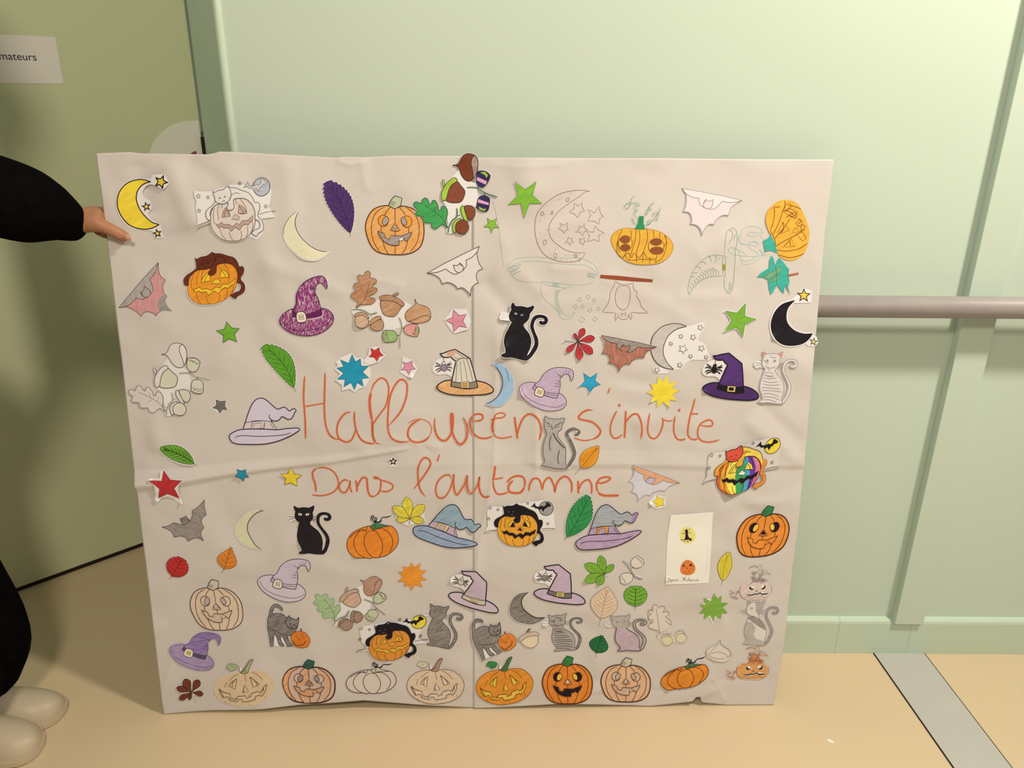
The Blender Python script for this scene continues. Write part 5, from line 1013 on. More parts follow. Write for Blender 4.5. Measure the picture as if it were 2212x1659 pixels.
word([('D', 'capital letter D of Dans', 'M', [(5, '245,1545 235,1450 210,1380 205,1310 250,1265'), (3.6, '250,1265 330,1252 420,1275 480,1330 510,1400 510,1470 470,1530 400,1570 300,1590 195,1580')]),
      ('a', 'letter a of Dans', 'M', [(4.4, '635,1410 590,1395 540,1430 522,1480 540,1530 590,1550 630,1500 655,1405'), (3.6, '655,1400 655,1490 680,1550')]),
      ('n', 'letter n of Dans', 'M', [(5, '720,1400 735,1470 735,1540'), (5, '738,1480 770,1410 810,1365 850,1380 860,1470 870,1540 900,1590 950,1588')]),
      ('s', 'letter s of Dans', 'M', [(4.2, '950,1588 1000,1540 1020,1450 1015,1395 970,1365 935,1360 950,1375 1000,1378'), (3.8, '1020,1395 1100,1420 1155,1450 1160,1490 1120,1525 1060,1535 1015,1525')]),
      ('l', 'letter l before the second apostrophe', 'M', [(4.6, '1410,1505 1460,1440 1520,1360 1580,1270 1610,1200 1590,1150 1535,1130 1490,1180 1460,1260 1460,1350 1465,1430 1490,1520 1545,1595')]),
      ('x', 'apostrophe after the letter l', 'M', [(3.4, '1715,1090 1702,1130 1690,1175')]),
      ('a', 'first letter of automne, letter a', 'M', [(4, '1850,1375 1840,1340 1790,1335 1720,1380 1680,1450 1670,1520 1690,1590 1740,1612 1800,1570 1850,1480 1885,1330'), (5.2, '1885,1320 1880,1420 1895,1530 1925,1585')]),
      ('u', 'letter u of automne', 'N', [(4.2, '-65,1030 -20,960 30,880 55,780'), (5, '55,785 50,850 55,940 75,1000'), (4, '75,1000 110,1000 150,950 185,870 200,800'), (5.4, '200,800 190,900 210,1000 250,1045 290,1045 320,1030')]),
      ('t', 'letter t of automne', 'N', [(6, '385,670 378,740 360,850'), (4.2, '360,850 368,930 400,1005 450,1018 510,1005 545,990'), (3.6, '375,832 420,828 480,820')]),
      ('o', 'letter o of automne', 'N', [(6, '600,860 560,890 540,940 560,990 620,1005 690,995 735,930'), (5, '735,930 735,850 700,810 630,805 570,830 520,880')]),
      ('m', 'letter m of automne', 'N', [(4.4, '785,980 795,900 830,840 870,825 910,850 930,900 945,970'), (4.4, '945,970 960,890 990,840 1030,820 1060,860 1085,930 1090,1000'), (5, '1095,1000 1110,910 1150,840 1210,805 1260,830 1295,900 1290,1000')]),
      ('n', 'letter n of automne', 'N', [(5, '1370,855 1370,930 1375,1010'), (4.6, '1380,960 1410,890 1460,850 1500,850 1530,910 1530,1015')]),
      ('e', 'letter e at the end of automne', 'N', [(4.6, '1590,880 1650,885 1720,860 1755,825 1720,812 1640,825 1595,880 1590,940 1610,1000'), (6.2, '1610,1000 1660,1030 1740,1035 1855,1030')])], 'M')
# ---- lower half
tips('Q', (265, 465), [(222, 275), (440, 395), (402, 618), (155, 612), (55, 390)], 88, 'star_cutout', 'large red star cut-out at the left edge', 'BE3030m', '6A1A1C', 1.0, paper='50,370! 180,370! 190,290! 225,262! 270,340! 300,380! 450,385! 400,460! 400,540! 440,680! 400,680! 330,620! 265,595! 190,610! 150,655! 105,635! 130,560! 120,460!', curls=[(345, 1078, 12, 5), (398, 1083, 12, 6), (332, 1030, 8, 4)])
tips('Q', (1145, 332), [(1085, 268), (1193, 270), (1227, 360), (1155, 413), (1060, 352)], 42, 'star_cutout', 'small blue star cut-out left of the yellow star and the word Dans', '1F8FA4m', '123A44', 1.2, margin=.8)
tips('Q', (1722, 380), [(1723, 255), (1850, 345), (1795, 480), (1638, 465), (1597, 330)], 62, 'star_cutout', 'yellow star cut-out touching the capital D', 'EFCF34m', '5E4E1E', 1.2, margin=1)
cut('star_cutout', 'tiny black-outlined star cut-out between the two lines of lettering', 'M', [('paper', '1105,1150! 1140,1135! 1165,1105! 1195,1140! 1235,1155! 1205,1190! 1210,1235! 1115,1230! 1130,1180!', .3), ('part', 'star'), ('f', BLK, star_pts(1168, 1170, 55, 24, 0)), ('f', 'E6D08A', star_pts(1168, 1170, 24, 11, 0))])
cut('bat_cutout', 'grey pencilled flying bat cut-out below the red star', 'Q', [('paper', '185,965! 260,950 335,910! 380,925 435,935! 415,890 410,860! 440,850 475,828! 490,850 520,890! 550,830 550,765! 620,720 695,640! 690,720 715,815! 670,850 655,900 685,970! 655,1010 650,1060 680,1130! 620,1095 560,1100 497,1135! 470,1090 400,1070 335,1085! 310,1030 260,990', 1.0),
    ('part', 'bat_wings'), ('fs', '8A7C70pb', '4E443E', 1.0, '185,965! 260,950 335,910! 380,925 435,935! 520,890! 550,830 550,765! 620,720 695,640! 690,720 715,815! 670,850 655,900 685,970! 655,1010 650,1060 680,1130! 620,1095 560,1100 497,1135! 470,1090 400,1070 335,1085! 310,1030 260,990'), ('part', 'bat_head'), ('fs', '75695Fp', '3E3632', 1.1, '440,935! 415,890 408,860! 440,852 475,828! 488,850 522,890! 480,925')])
cut('moon_cutout', 'pale yellow-green crescent moon cut-out left of the black cat in the lower half', 'Q', [('paper', '1395,770! 1330,760 1250,775 1150,840 1080,930 1050,1010 1070,1090 1150,1180 1260,1225 1370,1245! 1290,1180 1230,1090 1195,1000 1210,910 1270,830 1330,790', 1.0), ('part', 'moon'), ('f', 'D6D09Cp', '1385,772! 1330,766 1250,781 1155,845 1085,933 1056,1010 1076,1088 1152,1172 1260,1218 1355,1238! 1290,1180 1230,1090 1195,1000 1210,910 1270,830 1330,790'),
    ('s', '3A3230', 1.3, '1393,772 1330,790 1270,830 1210,910 1195,1000 1230,1090 1290,1180 1368,1243'), ('s', LN, .7, '1330,762 1395,775')])
cat('solid black cat cut-out with white eyes and whiskers under the word Dans', [('R', 205, 163), ('R', 270, 722), ('R', 648, 285)], '19151Bm', BLK, lw=1.4, eye='F0E6DA', pupil=BLK, curls=[(645, 1180, 26, 5), (640, 1130, 14, 4)])
pumpC('bright orange ribbed pumpkin cut-out with green stem below the word Dans', [('R', 835, 640), ('R', 1447, 570), ('R', 1365, 260)], 'E5842Am', '4C7C4Am', curls=[(770, 1195, 16, 4)])
palm('yellow five-lobed leaf cut-out beside the blue hat', 'R', (1583, 310), [(1540, 45, 62), (1758, 140, 58), (1755, 345, 44), (1425, 315, 44), (1382, 160, 58)], 'E2CE46m', '5E521E', (1575, 385), p=1.35, paper='1378,140! 1500,150! 1540,38! 1620,150! 1770,125! 1755,260! 1770,350! 1600,385! 1570,405! 1440,345! 1420,290! 1378,220!')
hatW('blue coloured-pencil witch hat cut-out with lilac band and gold buckle', [('S', 770, 225), ('S', 205, 545), ('S', 1055, 735)], '7E9AA8p', '8498B4p', 'BFA0ACp', 'E2C684', lw=1.7)
catpump('black cat on a yellow-orange pumpkin cut-out with grey moon below automne', [('N', 478, 1142), ('N', 665, 1632), ('N', 958, 1545)], pump='E9A032m', moon='8E8A84p', level=0, curls=[(1045, 1140, 10, 3)])
leaf('dark green serrated leaf cut-out left of the grey and lilac hat', (1490, 1032), (1235, 1520), (1208, 1556), 128, '2F8A48m', '123A20', veins=6, serr=14, nser=15, p=.95, zone='N', round_=.78, curve_=-.05, margin=2.2, level=1)
hatW('grey and lilac witch hat cut-out with orange buckle below the word automne', [('T', 1165, 157), ('T', 750, 670), ('T', 1617, 500)], '9C9EA0pd', 'AF8CAApd', 'A888A8p', 'DB9444', tipc='A27CA0', lw=1.7, level=2)
# card
cut('drawing_card', 'white rectangular card with a small witch, a pumpkin and handwriting', 'U', [('paper', '285,297! 850,260! 838,420! 822,700! 785,1190! 500,1205! 218,1218! 225,1000! 232,760! 250,540!', 0, 'EDE1D0'),
    ('part', 'yellow_disc'), ('e', 'EADB66p', 510, 565, 106, 108), ('part', 'witch'), ('e', '2A1A14', 497, 520, 20, 33), ('f', '2A1A14', '482,545! 514,545! 518,575! 535,605! 572,600! 555,615! 570,635! 545,640! 520,622! 500,630! 465,622! 478,590!'),
    ('s', '3A2A1A', 1.2, '412,622 470,626'), ('s', '3A2A1A', 1.1, '435,543 480,541'), ('s', '3A2A1A', 1.0, '514,533 556,535'), ('s', '3A2A1A', 1.2, '468,628 472,655'), ('s', '3A2A1A', 2, '505,640 520,655'), ('s', '3A2A1A', .9, '540,475 535,492 525,500'), ('s', '3A2A1A', .9, '460,495 475,508'), ('s', '2A1A14', 1.6, '495,492 502,486'),
    ('part', 'pumpkin'), ('f', 'DE7A38m', '512,882! 465,900 425,950 412,1030 440,1070 500,1085 560,1075 600,1040 608,980 572,915'), ('f', '5A1A14', '435,972! 455,940! 475,973!'), ('f', '5A1A14', '520,966! 550,928! 573,966!'), ('s', '5A1A14', 1.6, '488,980 505,1002'), ('s', '8A2E1A', 1.6, '458,1040 470,1050'), ('s', '8A2E1A', 1.4, '485,1050 500,1055'), ('s', '8A2E1A', 1.6, '520,1040 532,1045'),
    ('part', 'handwriting')] + [('s', '6A605A', .7, s) for s in ('275,1128 245,1135 268,1132 262,1165 240,1168 236,1158', '285,1145 280,1162 292,1160 298,1145 300,1165 295,1188', '312,1148 315,1162 325,1146 330,1160 338,1146', '345,1150 352,1162 362,1146 366,1162', '372,1150 378,1158 386,1148 380,1165', '445,1110 455,1120 445,1168', '485,1105 465,1135 450,1145 475,1140 490,1165', '505,1145 500,1160 512,1158', '525,1110 520,1140 522,1162', '540,1142 532,1152 540,1162 550,1150 540,1142', '558,1145 565,1160 575,1145 582,1160 590,1145', '600,1150 608,1150 604,1160 616,1158', '622,1162 628,1145 636,1160 642,1145 655,1165')]
    + [('part', 'faint_writing')] + [('s', 'DDC0B0', .8, s) for s in ('770,740 785,755 770,775', '768,800 785,815', '765,840 780,850 765,870', '762,890 775,905', '755,930 770,945 752,960', '750,980 765,995', '742,1020 758,1035 740,1050', '735,1060 750,1075', '615,880 635,900')], curls=[(1440, 1250, 16, 2)])
pumpA('bright orange jack-o-lantern with dark green stem at the right edge', [('U', 1163, 560), ('U', 1843, 510), ('U', 1575, 178)], 'E58A34m', '2F7A48m', BLK, 'EFC04A', BLK, 'E58A34', outw=2.4, tooth='E58A34', segs=())
leaf('red rounded leaf cut-out at the left edge of the lower half', (425, 1338), (300, 1560), (265, 1592), 130, 'C0302Em', '5A1418', veins=5, serr=8, nser=9, p=1.0, zone='Q', round_=.55, margin=1.8)
leaf('small orange leaf cut-out right of the red leaf', (1005, 1212), (920, 1475), (888, 1522), 115, 'DF8430m', '6A3A14', veins=5, serr=8, nser=9, p=1.55, zone='Q', round_=.8, margin=1.8)
leaf('yellow narrow leaf cut-out beside the white card', (1050, 785), (970, 1165), (950, 1222), 88, 'E3CB3Am', '6A5A20', veins=9, serr=4, nser=14, p=1.0, zone='U', round_=.75, margin=1.0, curve_=.04, veincol='8E7A24')
hatC('pale lilac witch hat cut-out with plain buckle under the pale yellow moon', [px('V', 1262, 190), px('R', 341, 1190), px('R', 225, 795)], 'C9B4C0p', 'D2BEC2', 'D4C0B8', lw=1.3)
tips('R', (1608, 995), [(1605, 835), (1712, 838), (1780, 930), (1780, 1042), (1735, 1125), (1603, 1165), (1518, 1120), (1437, 1060), (1440, 945), (1497, 878)], 108, 'burst_cutout', 'orange burst cut-out below the blue hat', 'E8902Em', 'B0702E', .8, margin=.8, kind='burst')
nuts('softly coloured cluster with green oak leaf and brown acorns below the bright orange pumpkin', [('R', 995, 1040), ('R', 1295, 1455), ('R', 675, 1575)],
     dict(oak='9DB87Ap', oakl='6E8A60', ch='B27E62p', nut='CDA080p', cap='C09A7Cp', twig='9A9474', h1='BEBE96p', h2='BFC096p', husk='C4C2A0', sn='9A7056p', sc='8E6A52p'), line='5E4C3E', lw=1.1)
pumpA('uncoloured jack-o-lantern with faint orange edges at the left, under the red leaf', [('V', 460, 490), ('V', 1075, 470), ('V', 715, 160)], 'DDBE9Cp', 'CFBFA4', 'D9C0A2', 'B9AA9E', 'DABDA0', 'D2B69A', outw=1.6, tooth='DCC6AA')
hatC('violet pencilled witch hat cut-out with yellow buckle at the bottom left', [('V', 215, 990), ('V', 748, 1150), ('V', 670, 785)], '83609Epd', 'A184ACpd', 'D6C040', lw=1.0, band='5A4A5A', line='5A4A5E')
catwalk('grey standing cat with small orange pumpkin, left of the soft-coloured nut cluster', [('W', 215, 115), ('W', 150, 612), ('W', 620, 550)], '6A5F57p', 'DE7A2Cm')
palm('dark brown horse chestnut leaf cut-out in the bottom left corner', 'V', (482, 1495), [(395, 1335, 48), (570, 1345, 44), (305, 1430, 36), (622, 1515, 32), (335, 1575, 34), (450, 1582, 20)], '7A3A24m', '3A1810', (540, 1612), p=1.9, margin=2.2)
pumpB('pale orange grinning pumpkin cut-out with faded edge, second from the bottom left corner', [('V', 1215, 1090), ('V', 760, 1440), ('V', 1465, 1400)], 'DDBC8Ep', 'A9AE84', '9CB078p', 'D9C09A', outl='DDBC8E')
pumpA('two-tone orange jack-o-lantern with dark green stem in the bottom row', [('W', 297, 1040), ('W', 910, 1050), ('W', 595, 768)], 'D2B096', '2E5A4Am', 'D2B29C', '8E8078p', '8E8078p', 'D09A70', outw=2.6, tooth='D6B294',
      segs=(('E09A56p', '1165,940! 1190,830! 1250,745! 1340,700! 1280,800! 1240,900! 1240,1020! 1290,1200! 1230,1160! 1185,1050!'), ('DA9A66p', '1440,700! 1515,725! 1518,885! 1480,980! 1360,990! 1350,930! 1420,900!'), ('DDA070p', '1640,705! 1740,790! 1795,880! 1803,1000! 1740,1180! 1690,1200! 1740,1000! 1720,860!'), ('DCA274p', '1370,1110! 1518,1165! 1518,1265! 1440,1262! 1395,1190!')))
pumpC('uncoloured white ribbed pumpkin cut-out with black curl in the bottom row', [('W', 1047, 1060), ('W', 1638, 1050), ('W', 1592, 820)], 'D6C3AE', 'D0BFA8', line='3E3028')
catpump('black cat with pink ears on an orange pumpkin cut-out with yellow moon, above the white pumpkin', [('W', 1385, 355), ('W', 1580, 785), ('W', 1880, 665)], pump='DF8E32m', moon='E6D03Cm', ears='B4787C', eye='E8A63A', eblk=None, nosef='E6A238', nose=None, mouth='E2B03A', level=1, paperbox=('W', '1200,385! 1380,350! 1540,320! 1700,330! 1860,280! 1950,350! 1930,440! 1900,520! 2010,580! 1850,590! 1800,700! 1400,640! 1220,680! 1300,620! 1230,560! 1210,440!'))
pumpB('pale uncoloured grinning pumpkin cut-out with brown stem, left of the centre fold', [('X', 530, 815), ('X', 108, 1140), ('X', 788, 1130)], 'DDBD98p', 'B08468p', 'CFC49C', 'DCC6AA')
cat('dark grey cat cut-out with grey-blue eyes left of the centre fold in the lower half', [('X', 390, 160), ('X', 345, 655), ('X', 780, 330)], '766A61p', '453C38', lw=1.2, eye='8A8478', pupil='2E4048', whisk='9A8E84')
catwalk('grey stretching cat with tilted orange pumpkin on the centre fold', [('X', 930, 350), ('X', 1010, 835), ('X', 1408, 575)], '766A61p', 'DF8236m', level=1)
pumpB('bright orange grinning pumpkin cut-out with green stem right of the centre fold', [('X', 1355, 778), ('X', 930, 1150), ('X', 1607, 1090)], 'E28E2Em', '2E7E44m', '2F8446m', 'E6BE48', line='6A3A14')
pumpA('bright orange jack-o-lantern with black grin and green stem in the bottom row', [('Y', 335, 1080), ('Y', 925, 1080), ('Y', 630, 775)], 'E0822Em', '2F7E3Em', BLK, 'E8B840', 'DCCDB8', BLK, outw=2.4, line='5A2A10', tooth=BLK)
pumpA('pale orange jack-o-lantern with white stem in the bottom row', [('Y', 1032, 1080), ('Y', 1617, 1090), ('Y', 1330, 803)], 'DDA878p', 'CDBCA0', 'D0AE8E', 'B9A38E', 'D2BEA4', 'CBA384p', outw=2.2, tooth='D8B694')
pumpC('orange ribbed pumpkin cut-out with dark tendril at the bottom right', [('Z', 250, 1480), ('Z', 812, 1370), ('Z', 777, 1160)], 'E1862Am', '4E7A4Am', curls=[(1440, 1485, 14, 5)])
hatS('lilac witch hat cut-out with pale spider and pale band near the centre fold', [('S', 845, 1088), ('S', 672, 1420), ('S', 1330, 1630)], 'C2A6B2p', 'CDB6BC', 'CFC2A6', 'D6C89A', 'CFC2B0', inner='CFC08E', lw=2.1, curls=[(975, 1250, 14, 5)])
hatS('lilac witch hat cut-out with grey band, gold buckle and grey spider', [('T', 335, 962), ('T', 200, 1320), ('T', 877, 1435)], 'BFA2B2p', 'C4A6B8p', '786A62', 'D8C878', '7A6E66p', inner='B9A840', lw=2.1, level=1, curls=[(1158, 1242, 12, 4)])
cut('moon_cutout', 'dark grey crayon crescent moon cut-out below the gold-buckled lilac hat', 'X', [('paper', '1555,18! 1450,30 1370,90 1330,180 1330,280 1400,370 1500,400 1600,408 1700,370 1760,320! 1650,325 1560,280 1490,210 1470,130 1500,60', .8), ('part', 'moon'), ('f', '72665Cp', '1553,20! 1450,33 1373,92 1334,180 1334,280 1402,366 1500,396 1600,404 1700,366 1755,322! 1650,325 1560,280 1490,210 1470,130 1500,60'), ('s', BLK, 1.6, '1553,20 1500,60 1470,130 1490,210 1560,280 1650,325 1758,321')])
cut('acorn_cutout', 'single pale acorn cut-out below the dark grey moon', 'X', [('paper', '1440,600 1445,560 1520,510 1600,490 1660,500 1678,525 1665,560 1665,620 1640,660 1580,680 1520,665 1470,620', 1.2), ('part', 'acorn_nut'), ('fs', 'DEC9A4', '6E5A48', 1.1, '1455,605! 1500,560 1570,535 1668,530! 1668,610 1640,655 1580,678 1520,660 1480,630'), ('part', 'acorn_cap'), ('fs', 'C9B294p', '6E5A48', 1.0, '1435,600 1440,565 1500,520 1570,495 1640,492 1678,515 1675,535 1600,540 1530,555 1465,603'), ('part', 'stalk'), ('s', '4A3E34', 1.4, '1525,500 1560,458 1575,462 1540,500')])
cat('grey tabby cat cut-out with dark tail between acorn and pale leaf', [('Y', 403, 285), ('Y', 475, 715), ('Y', 815, 350)], 'A99C90', '5A504A', lw=1.1, tail='6E645Cp', eye='8E8A82', pupil='2A3238', whisk='9A8E84', extra=tabby('6E645C')+tabby('7A7068'), curls=[(1175, 1345, 12, 4)])
leaf('pale peach serrated leaf cut-out with thin veins above the dark green leaf', (1175, 1240), (1082, 1660), (1055, 1760), 175, 'E0BE98p', '6A5442', veins=8, serr=9, nser=15, p=1.15, zone='T', round_=.8, vw=.5, margin=1.2, lw=.8)
palm('bright green five-lobed leaf cut-out below the grey and lilac hat', 'T', (1130, 1065), [(1070, 820, 60), (1255, 940, 42), (865, 935, 66), (860, 1160, 62), (1035, 1210, 52)], '7DAA38m', '2E4A1C', (1185, 1115), p=1.3, curls=[(1262, 1252, 14, 4), (1290, 1260, 10, 4)])
cut('hazelnut_cutout', 'uncoloured hazelnut twig cut-out right of the bright green leaf', 'T', [('papers', 6, '1365,890 1430,940 1480,1010 1520,1080 1635,1140'), ('paper', '1475,900 1500,870 1545,840 1570,828 1640,880 1655,940 1600,990 1520,990 1480,950', 1.2), ('paper', '1335,1085 1400,1055 1480,1060 1510,1110 1490,1170 1430,1210 1400,1220 1345,1180', 1.2),
    ('part', 'twig'), ('s', LN, .9, '1365,885 1430,930 1478,1000 1510,1065 1560,1110 1640,1135'), ('s', LN, .9, '1360,900 1420,950 1465,1015 1500,1080 1550,1125 1635,1148'), ('s', LN, 1, '1500,980 1488,1005'), ('s', LN, 1, '1508,1085 1520,1065'),
    ('part', 'hazelnut'), ('fs', 'DCCBB6', LN, 1, '1475,920 1490,880 1540,845 1570,828! 1640,880! 1655,940! 1600,985 1530,992 1485,960'), ('s', LN, .9, '1545,845! 1565,870! 1580,865! 1590,895! 1610,890! 1620,930! 1650,935!'), ('part', 'hazelnut'), ('fs', 'DCCBB6', LN, 1, '1330,1100! 1360,1070 1430,1052 1490,1070 1510,1110 1490,1165 1430,1205! 1400,1215! 1345,1185!'), ('s', LN, .9, '1340,1100! 1370,1110! 1365,1140! 1400,1150! 1395,1180! 1425,1200!')])
leaf('bright green round leaf cut-out right of the pale peach leaf', (1545, 1230), (1535, 1500), (1533, 1545), 150, '74A634m', '28441A', veins=5, serr=9, nser=9, p=.9, zone='T', round_=.5, margin=1.4, vw=1.0)
leaf('small dark green leaf cut-out between grey tabby and lilac cat', (1045, 535), (975, 745), (968, 798), 112, '1F6A3Am', '0E3018', veins=5, serr=7, nser=11, p=1.3, zone='Y', round_=.7, margin=2.2)
cat('lilac bodied cat cut-out with grey head at the bottom centre', [('Y', 1145, 290), ('Y', 1230, 715), ('Y', 1575, 365)], 'BD9EA6p', '4E4240', lw=1.6, tail='B8A294p', eye='B4A898', pupil='4A423E', whisk='B0A296', extra=[('f', 'AFA090p', '205,163! 255,190 300,183 345,183 385,188! 445,158! 440,200 425,240 430,290 415,330 395,355 340,375 270,355 240,335 220,300 218,260 225,230 210,200')], level=1)
cut('oak_cutout', 'very pale oak leaf with two acorns cut-out right of the lilac cat', 'Z', [('paper', '160,600 170,565 205,570 230,600 270,580 300,610 290,650 340,660 350,700 320,730 360,760 365,800 320,850 240,880 180,850 110,830 105,790 150,770 110,720 110,640 160,640', 1.0, 'D9C6B0'), ('paper', '200,930 260,890 380,900 440,880 500,870 560,930 555,990 480,1020 400,1000 340,1045 270,1030 240,980', .8, 'D9C6B0'),
    ('part', 'oak_leaf'), ('s', '8A7A6C', 1.0, '240,870 180,855 120,835 100,790 150,770 155,735 110,730 102,690 140,665 100,650 110,620 155,620 150,580 175,560 205,568 225,605'), ('s', '8A7A6C', 1.0, '225,605 250,580 285,580 300,610 275,650 320,640 350,665 345,690 305,700 330,720 365,750 370,800 330,770 300,740'), ('s', '8A7A6C', .8, '195,600 215,720 238,900'), ('s', '8A7A6C', .8, '190,945 240,900 290,905 380,900'),
    ('part', 'acorn'), ('fs', 'DBCB9E', '8A7A6C', .9, '260,960 290,940 350,935 385,960 385,1000 350,1035 300,1035 268,1000'), ('s', '8A7A6C', .8, '240,960 260,930 320,912 380,925'), ('part', 'acorn'), ('fs', 'D9CBA4', '8A7A6C', .9, '430,935 460,905 510,900 550,930 550,970 510,1000 460,1000 430,975'), ('s', '8A7A6C', .9, '400,930 430,890 500,865 560,950')], white='D9C6B0')
cut('burst_cutout', 'green burst cut-out with a white slit left of the calico cat', 'Z', [('paper', star_pts(882, 600, 150, 110, 0, 10), .5), ('part', 'burst'), ('fs', '7FA93Em', '6A8E38', .8, '885,420! 920,490! 970,455! 965,540! 1052,540! 985,595! 1045,660! 970,660! 970,732! 900,690! 875,772! 835,690! 762,735! 780,660! 705,665! 770,605! 715,562! 790,560! 760,475! 845,525!'), ('s', 'EADDCB', 2.6, '828,690 875,790')])
def evil(label, dy, body, scrib, alpha, M, hat):
    ops = [('paper', '1190,400 1200,340 1270,290 1400,300 1500,290 1560,360 1555,440 1490,490 1380,500 1250,490 1200,450', .6, 'DCC9B6')]
    ops += [('part', 'pumpkin_body'), ('f', body, '1190,400 1205,340 1270,295 1400,300 1500,290 1555,360 1550,440 1490,485 1380,495 1250,488 1205,450'), ('part', 'scribbled_stem')] + ([('f', hat, '1330,300! 1350,230! 1400,180! 1450,190! 1470,260! 1500,300! 1400,320!')] if hat else [])
    r = random.Random(11)
    for i in range(26):
        x, y = r.uniform(1340, 1490), r.uniform(160, 290); s_ = '%.0f,%.0f %.0f,%.0f %.0f,%.0f %.0f,%.0f' % (x, y, x+r.uniform(-35, 35), y+r.uniform(-30, 30), x+r.uniform(-45, 45), y+r.uniform(-35, 35), x+r.uniform(-30, 30), y+r.uniform(-35, 35)); ops.append(('s', scrib, .7, s_))
    for s_ in ('1290,130 1340,95 1400,110 1440,75 1455,130', '1300,120 1380,95 1420,130', '1380,180 1430,140 1500,160 1570,215', '1420,220 1500,190 1560,200', '1190,430 1230,480 1290,460 1330,490 1370,460 1410,485 1450,455 1490,480 1540,430', '1200,330 1185,400 1210,460', '1560,330 1570,400 1540,450', '1250,300 1290,320 1330,290'): ops.append(('s', scrib, .65, s_))
    ops.append(('part', 'hay_tuft'))
    for i in range(14):
        x, y = r.uniform(1070, 1170), r.uniform(390, 490); ops.append(('s', scrib, .8, '%.0f,%.0f %.0f,%.0f %.0f,%.0f' % (x, y, x+r.uniform(-40, 40), y+r.uniform(-20, 20), x+r.uniform(-40, 40), y+r.uniform(-20, 30))))
    ops += [('part', 'eye'), ('e', 'EBDFD2', 1330, 355, 30, 22, 20), ('f', BLK, '1302,345! 1318,340 1325,365 1350,360! 1345,378 1320,380 1302,365'), ('part', 'eye'), ('e', 'EBDFD2', 1465, 345, 30, 24, -25), ('f', BLK, '1478,330! 1492,325 1490,360 1465,375 1440,368! 1465,355 1478,345'),
            ('part', 'nose'), ('f', BLK, '1385,378! 1395,400! 1380,403!'), ('part', 'mouth'), ('s', 'EBDFD2', 3.4, '1270,442 1330,445 1390,430 1430,420 1525,425'), ('lift',), ('s', BLK, 2.0, '1270,438 1330,442 1365,430 1390,432 1430,416 1450,432 1525,424')]
    return cut('evil_pumpkin_cutout', label, M, ops)
ZM = zm('Z')
evil('pale scribbled pumpkin cut-out with angry black face above the calico cat', 0, 'D9BEACp', '9A8478', 1, ZM, None)
M2 = ZM @ np.array([[1, 0, -32], [0, .95, 975], [0, 0, 1]])
M2 = np.hstack([ZM[:, :2], ZM[:, 2:3]]) @ np.array([[1, 0, -32], [0, .95, 980], [0, 0, 1.]])
evil('orange scribbled pumpkin cut-out with angry black face in the bottom right corner', 0, 'D9923Ap', 'B0602E', 1, M2, 'C77A3Ap')
cat('calico cat cut-out with brown and white patches near the right edge', [('Z', 1285, 505), ('Z', 1230, 1030), ('Z', 1658, 630)], 'DCCDBC', '6E625A', lw=.9, tail='9A8C80p', eye='C9BCA8', pupil='6A5E50', whisk='B8AA9C', tab=False,
    extra=[('f', '9A8C80p', '205,163! 255,195 235,225!'), ('f', 'A99A8Cp', '300,183! 345,183 385,188! 445,158! 440,200 425,240 430,290 415,330 395,355! 340,300! 330,230!'), ('f', '8E8074p', '270,355! 340,365! 420,405 500,480! 530,540! 440,500! 330,440! 265,400!'), ('f', 'B0A294p', '255,440! 330,450! 390,520! 380,600! 420,650! 530,680! 560,732! 270,722! 305,680! 245,520!')], level=0)
cut('chestnut_cutout', 'uncoloured chestnut outline cut-out with pointed tip at the bottom right', 'Z', [('paper', '950,990! 975,1040 1050,1090 1080,1150 1070,1210 1000,1240 880,1220 810,1180 785,1120 820,1060 900,1030', .6, 'D9C8B2'), ('part', 'chestnut'), ('s', '7E7C6C', 1.1, '955,985 965,1030 1020,1075 1070,1110 1082,1160 1040,1195'), ('s', '7E7C6C', .8, '945,1005 880,1045 800,1090 788,1130 815,1170'), ('s', '7E7C6C', .7, '955,1020 880,1080 820,1150 900,1195 1020,1200'), ('s', '7E7C6C', .7, '830,1145 930,1120 1020,1150 1040,1190'), ('s', '9A9484', .6, '815,1180 900,1235 1010,1248 1090,1190 1090,1140'), ('s', '4A4A40', 2, '952,985 958,1000')], white='D9C8B2')
# ================================================================ the person holding the poster
def skin(name, verts, edges, radii, mat, parent=None, root=0, sub=2, smooth=True, loc=(0, 0, 0)):
    me = bpy.data.meshes.new(name); L0 = Vector(loc)
    me.from_pydata([tuple(Vector(v)-L0) for v in verts], edges, [])
    o = bpy.data.objects.new(name+'_tmp', me); COL.objects.link(o)
    m = o.modifiers.new('Skin', 'SKIN'); m.use_smooth_shade = True
    for i, d in enumerate(me.skin_vertices[0].data):
        r = radii[i]; d.radius = (r, r) if not isinstance(r, tuple) else r
        d.use_root = (i == root)
    s = o.modifiers.new('Subsurf', 'SUBSURF'); s.levels = sub; s.render_levels = sub
    bpy.context.view_layer.update()
    ev = o.evaluated_get(bpy.context.evaluated_depsgraph_get())
    m2 = bpy.data.meshes.new_from_object(ev); m2.name = name
    bpy.data.objects.remove(o)
    m2.materials.clear(); m2.materials.append(mat)
    if smooth: m2.shade_smooth()
    return put(bpy.data.objects.new(name, m2), parent)
m_skin, nt, b = nodes('skin')
cs_ = alb('A97350'); c = mix(nt, ramp(nt, noise(nt, 60, 4), .3, .7), [x*.9 for x in cs_], [x*1.08 for x in cs_])
nt.links.new(c, b.inputs['Base Color']); b.inputs['Roughness'].default_value = .45; b.inputs['Subsurface Weight'].default_value = .08
b.inputs['Subsurface Radius'].default_value = (.01, .004, .002)
m_cloth = paint('black_knit', '0B0908', .2, 1, 60, .02, .3, 600)
m_trous = paint('black_trousers', '0B0908', .2, 1, 40, .02, .3, 500)
m_shoe = paint('cream_leather', 'BCA683', .03, .42, 20, .4)
m_sole = paint('cream_sole', 'BFA883', .04, .6, 20, .2)
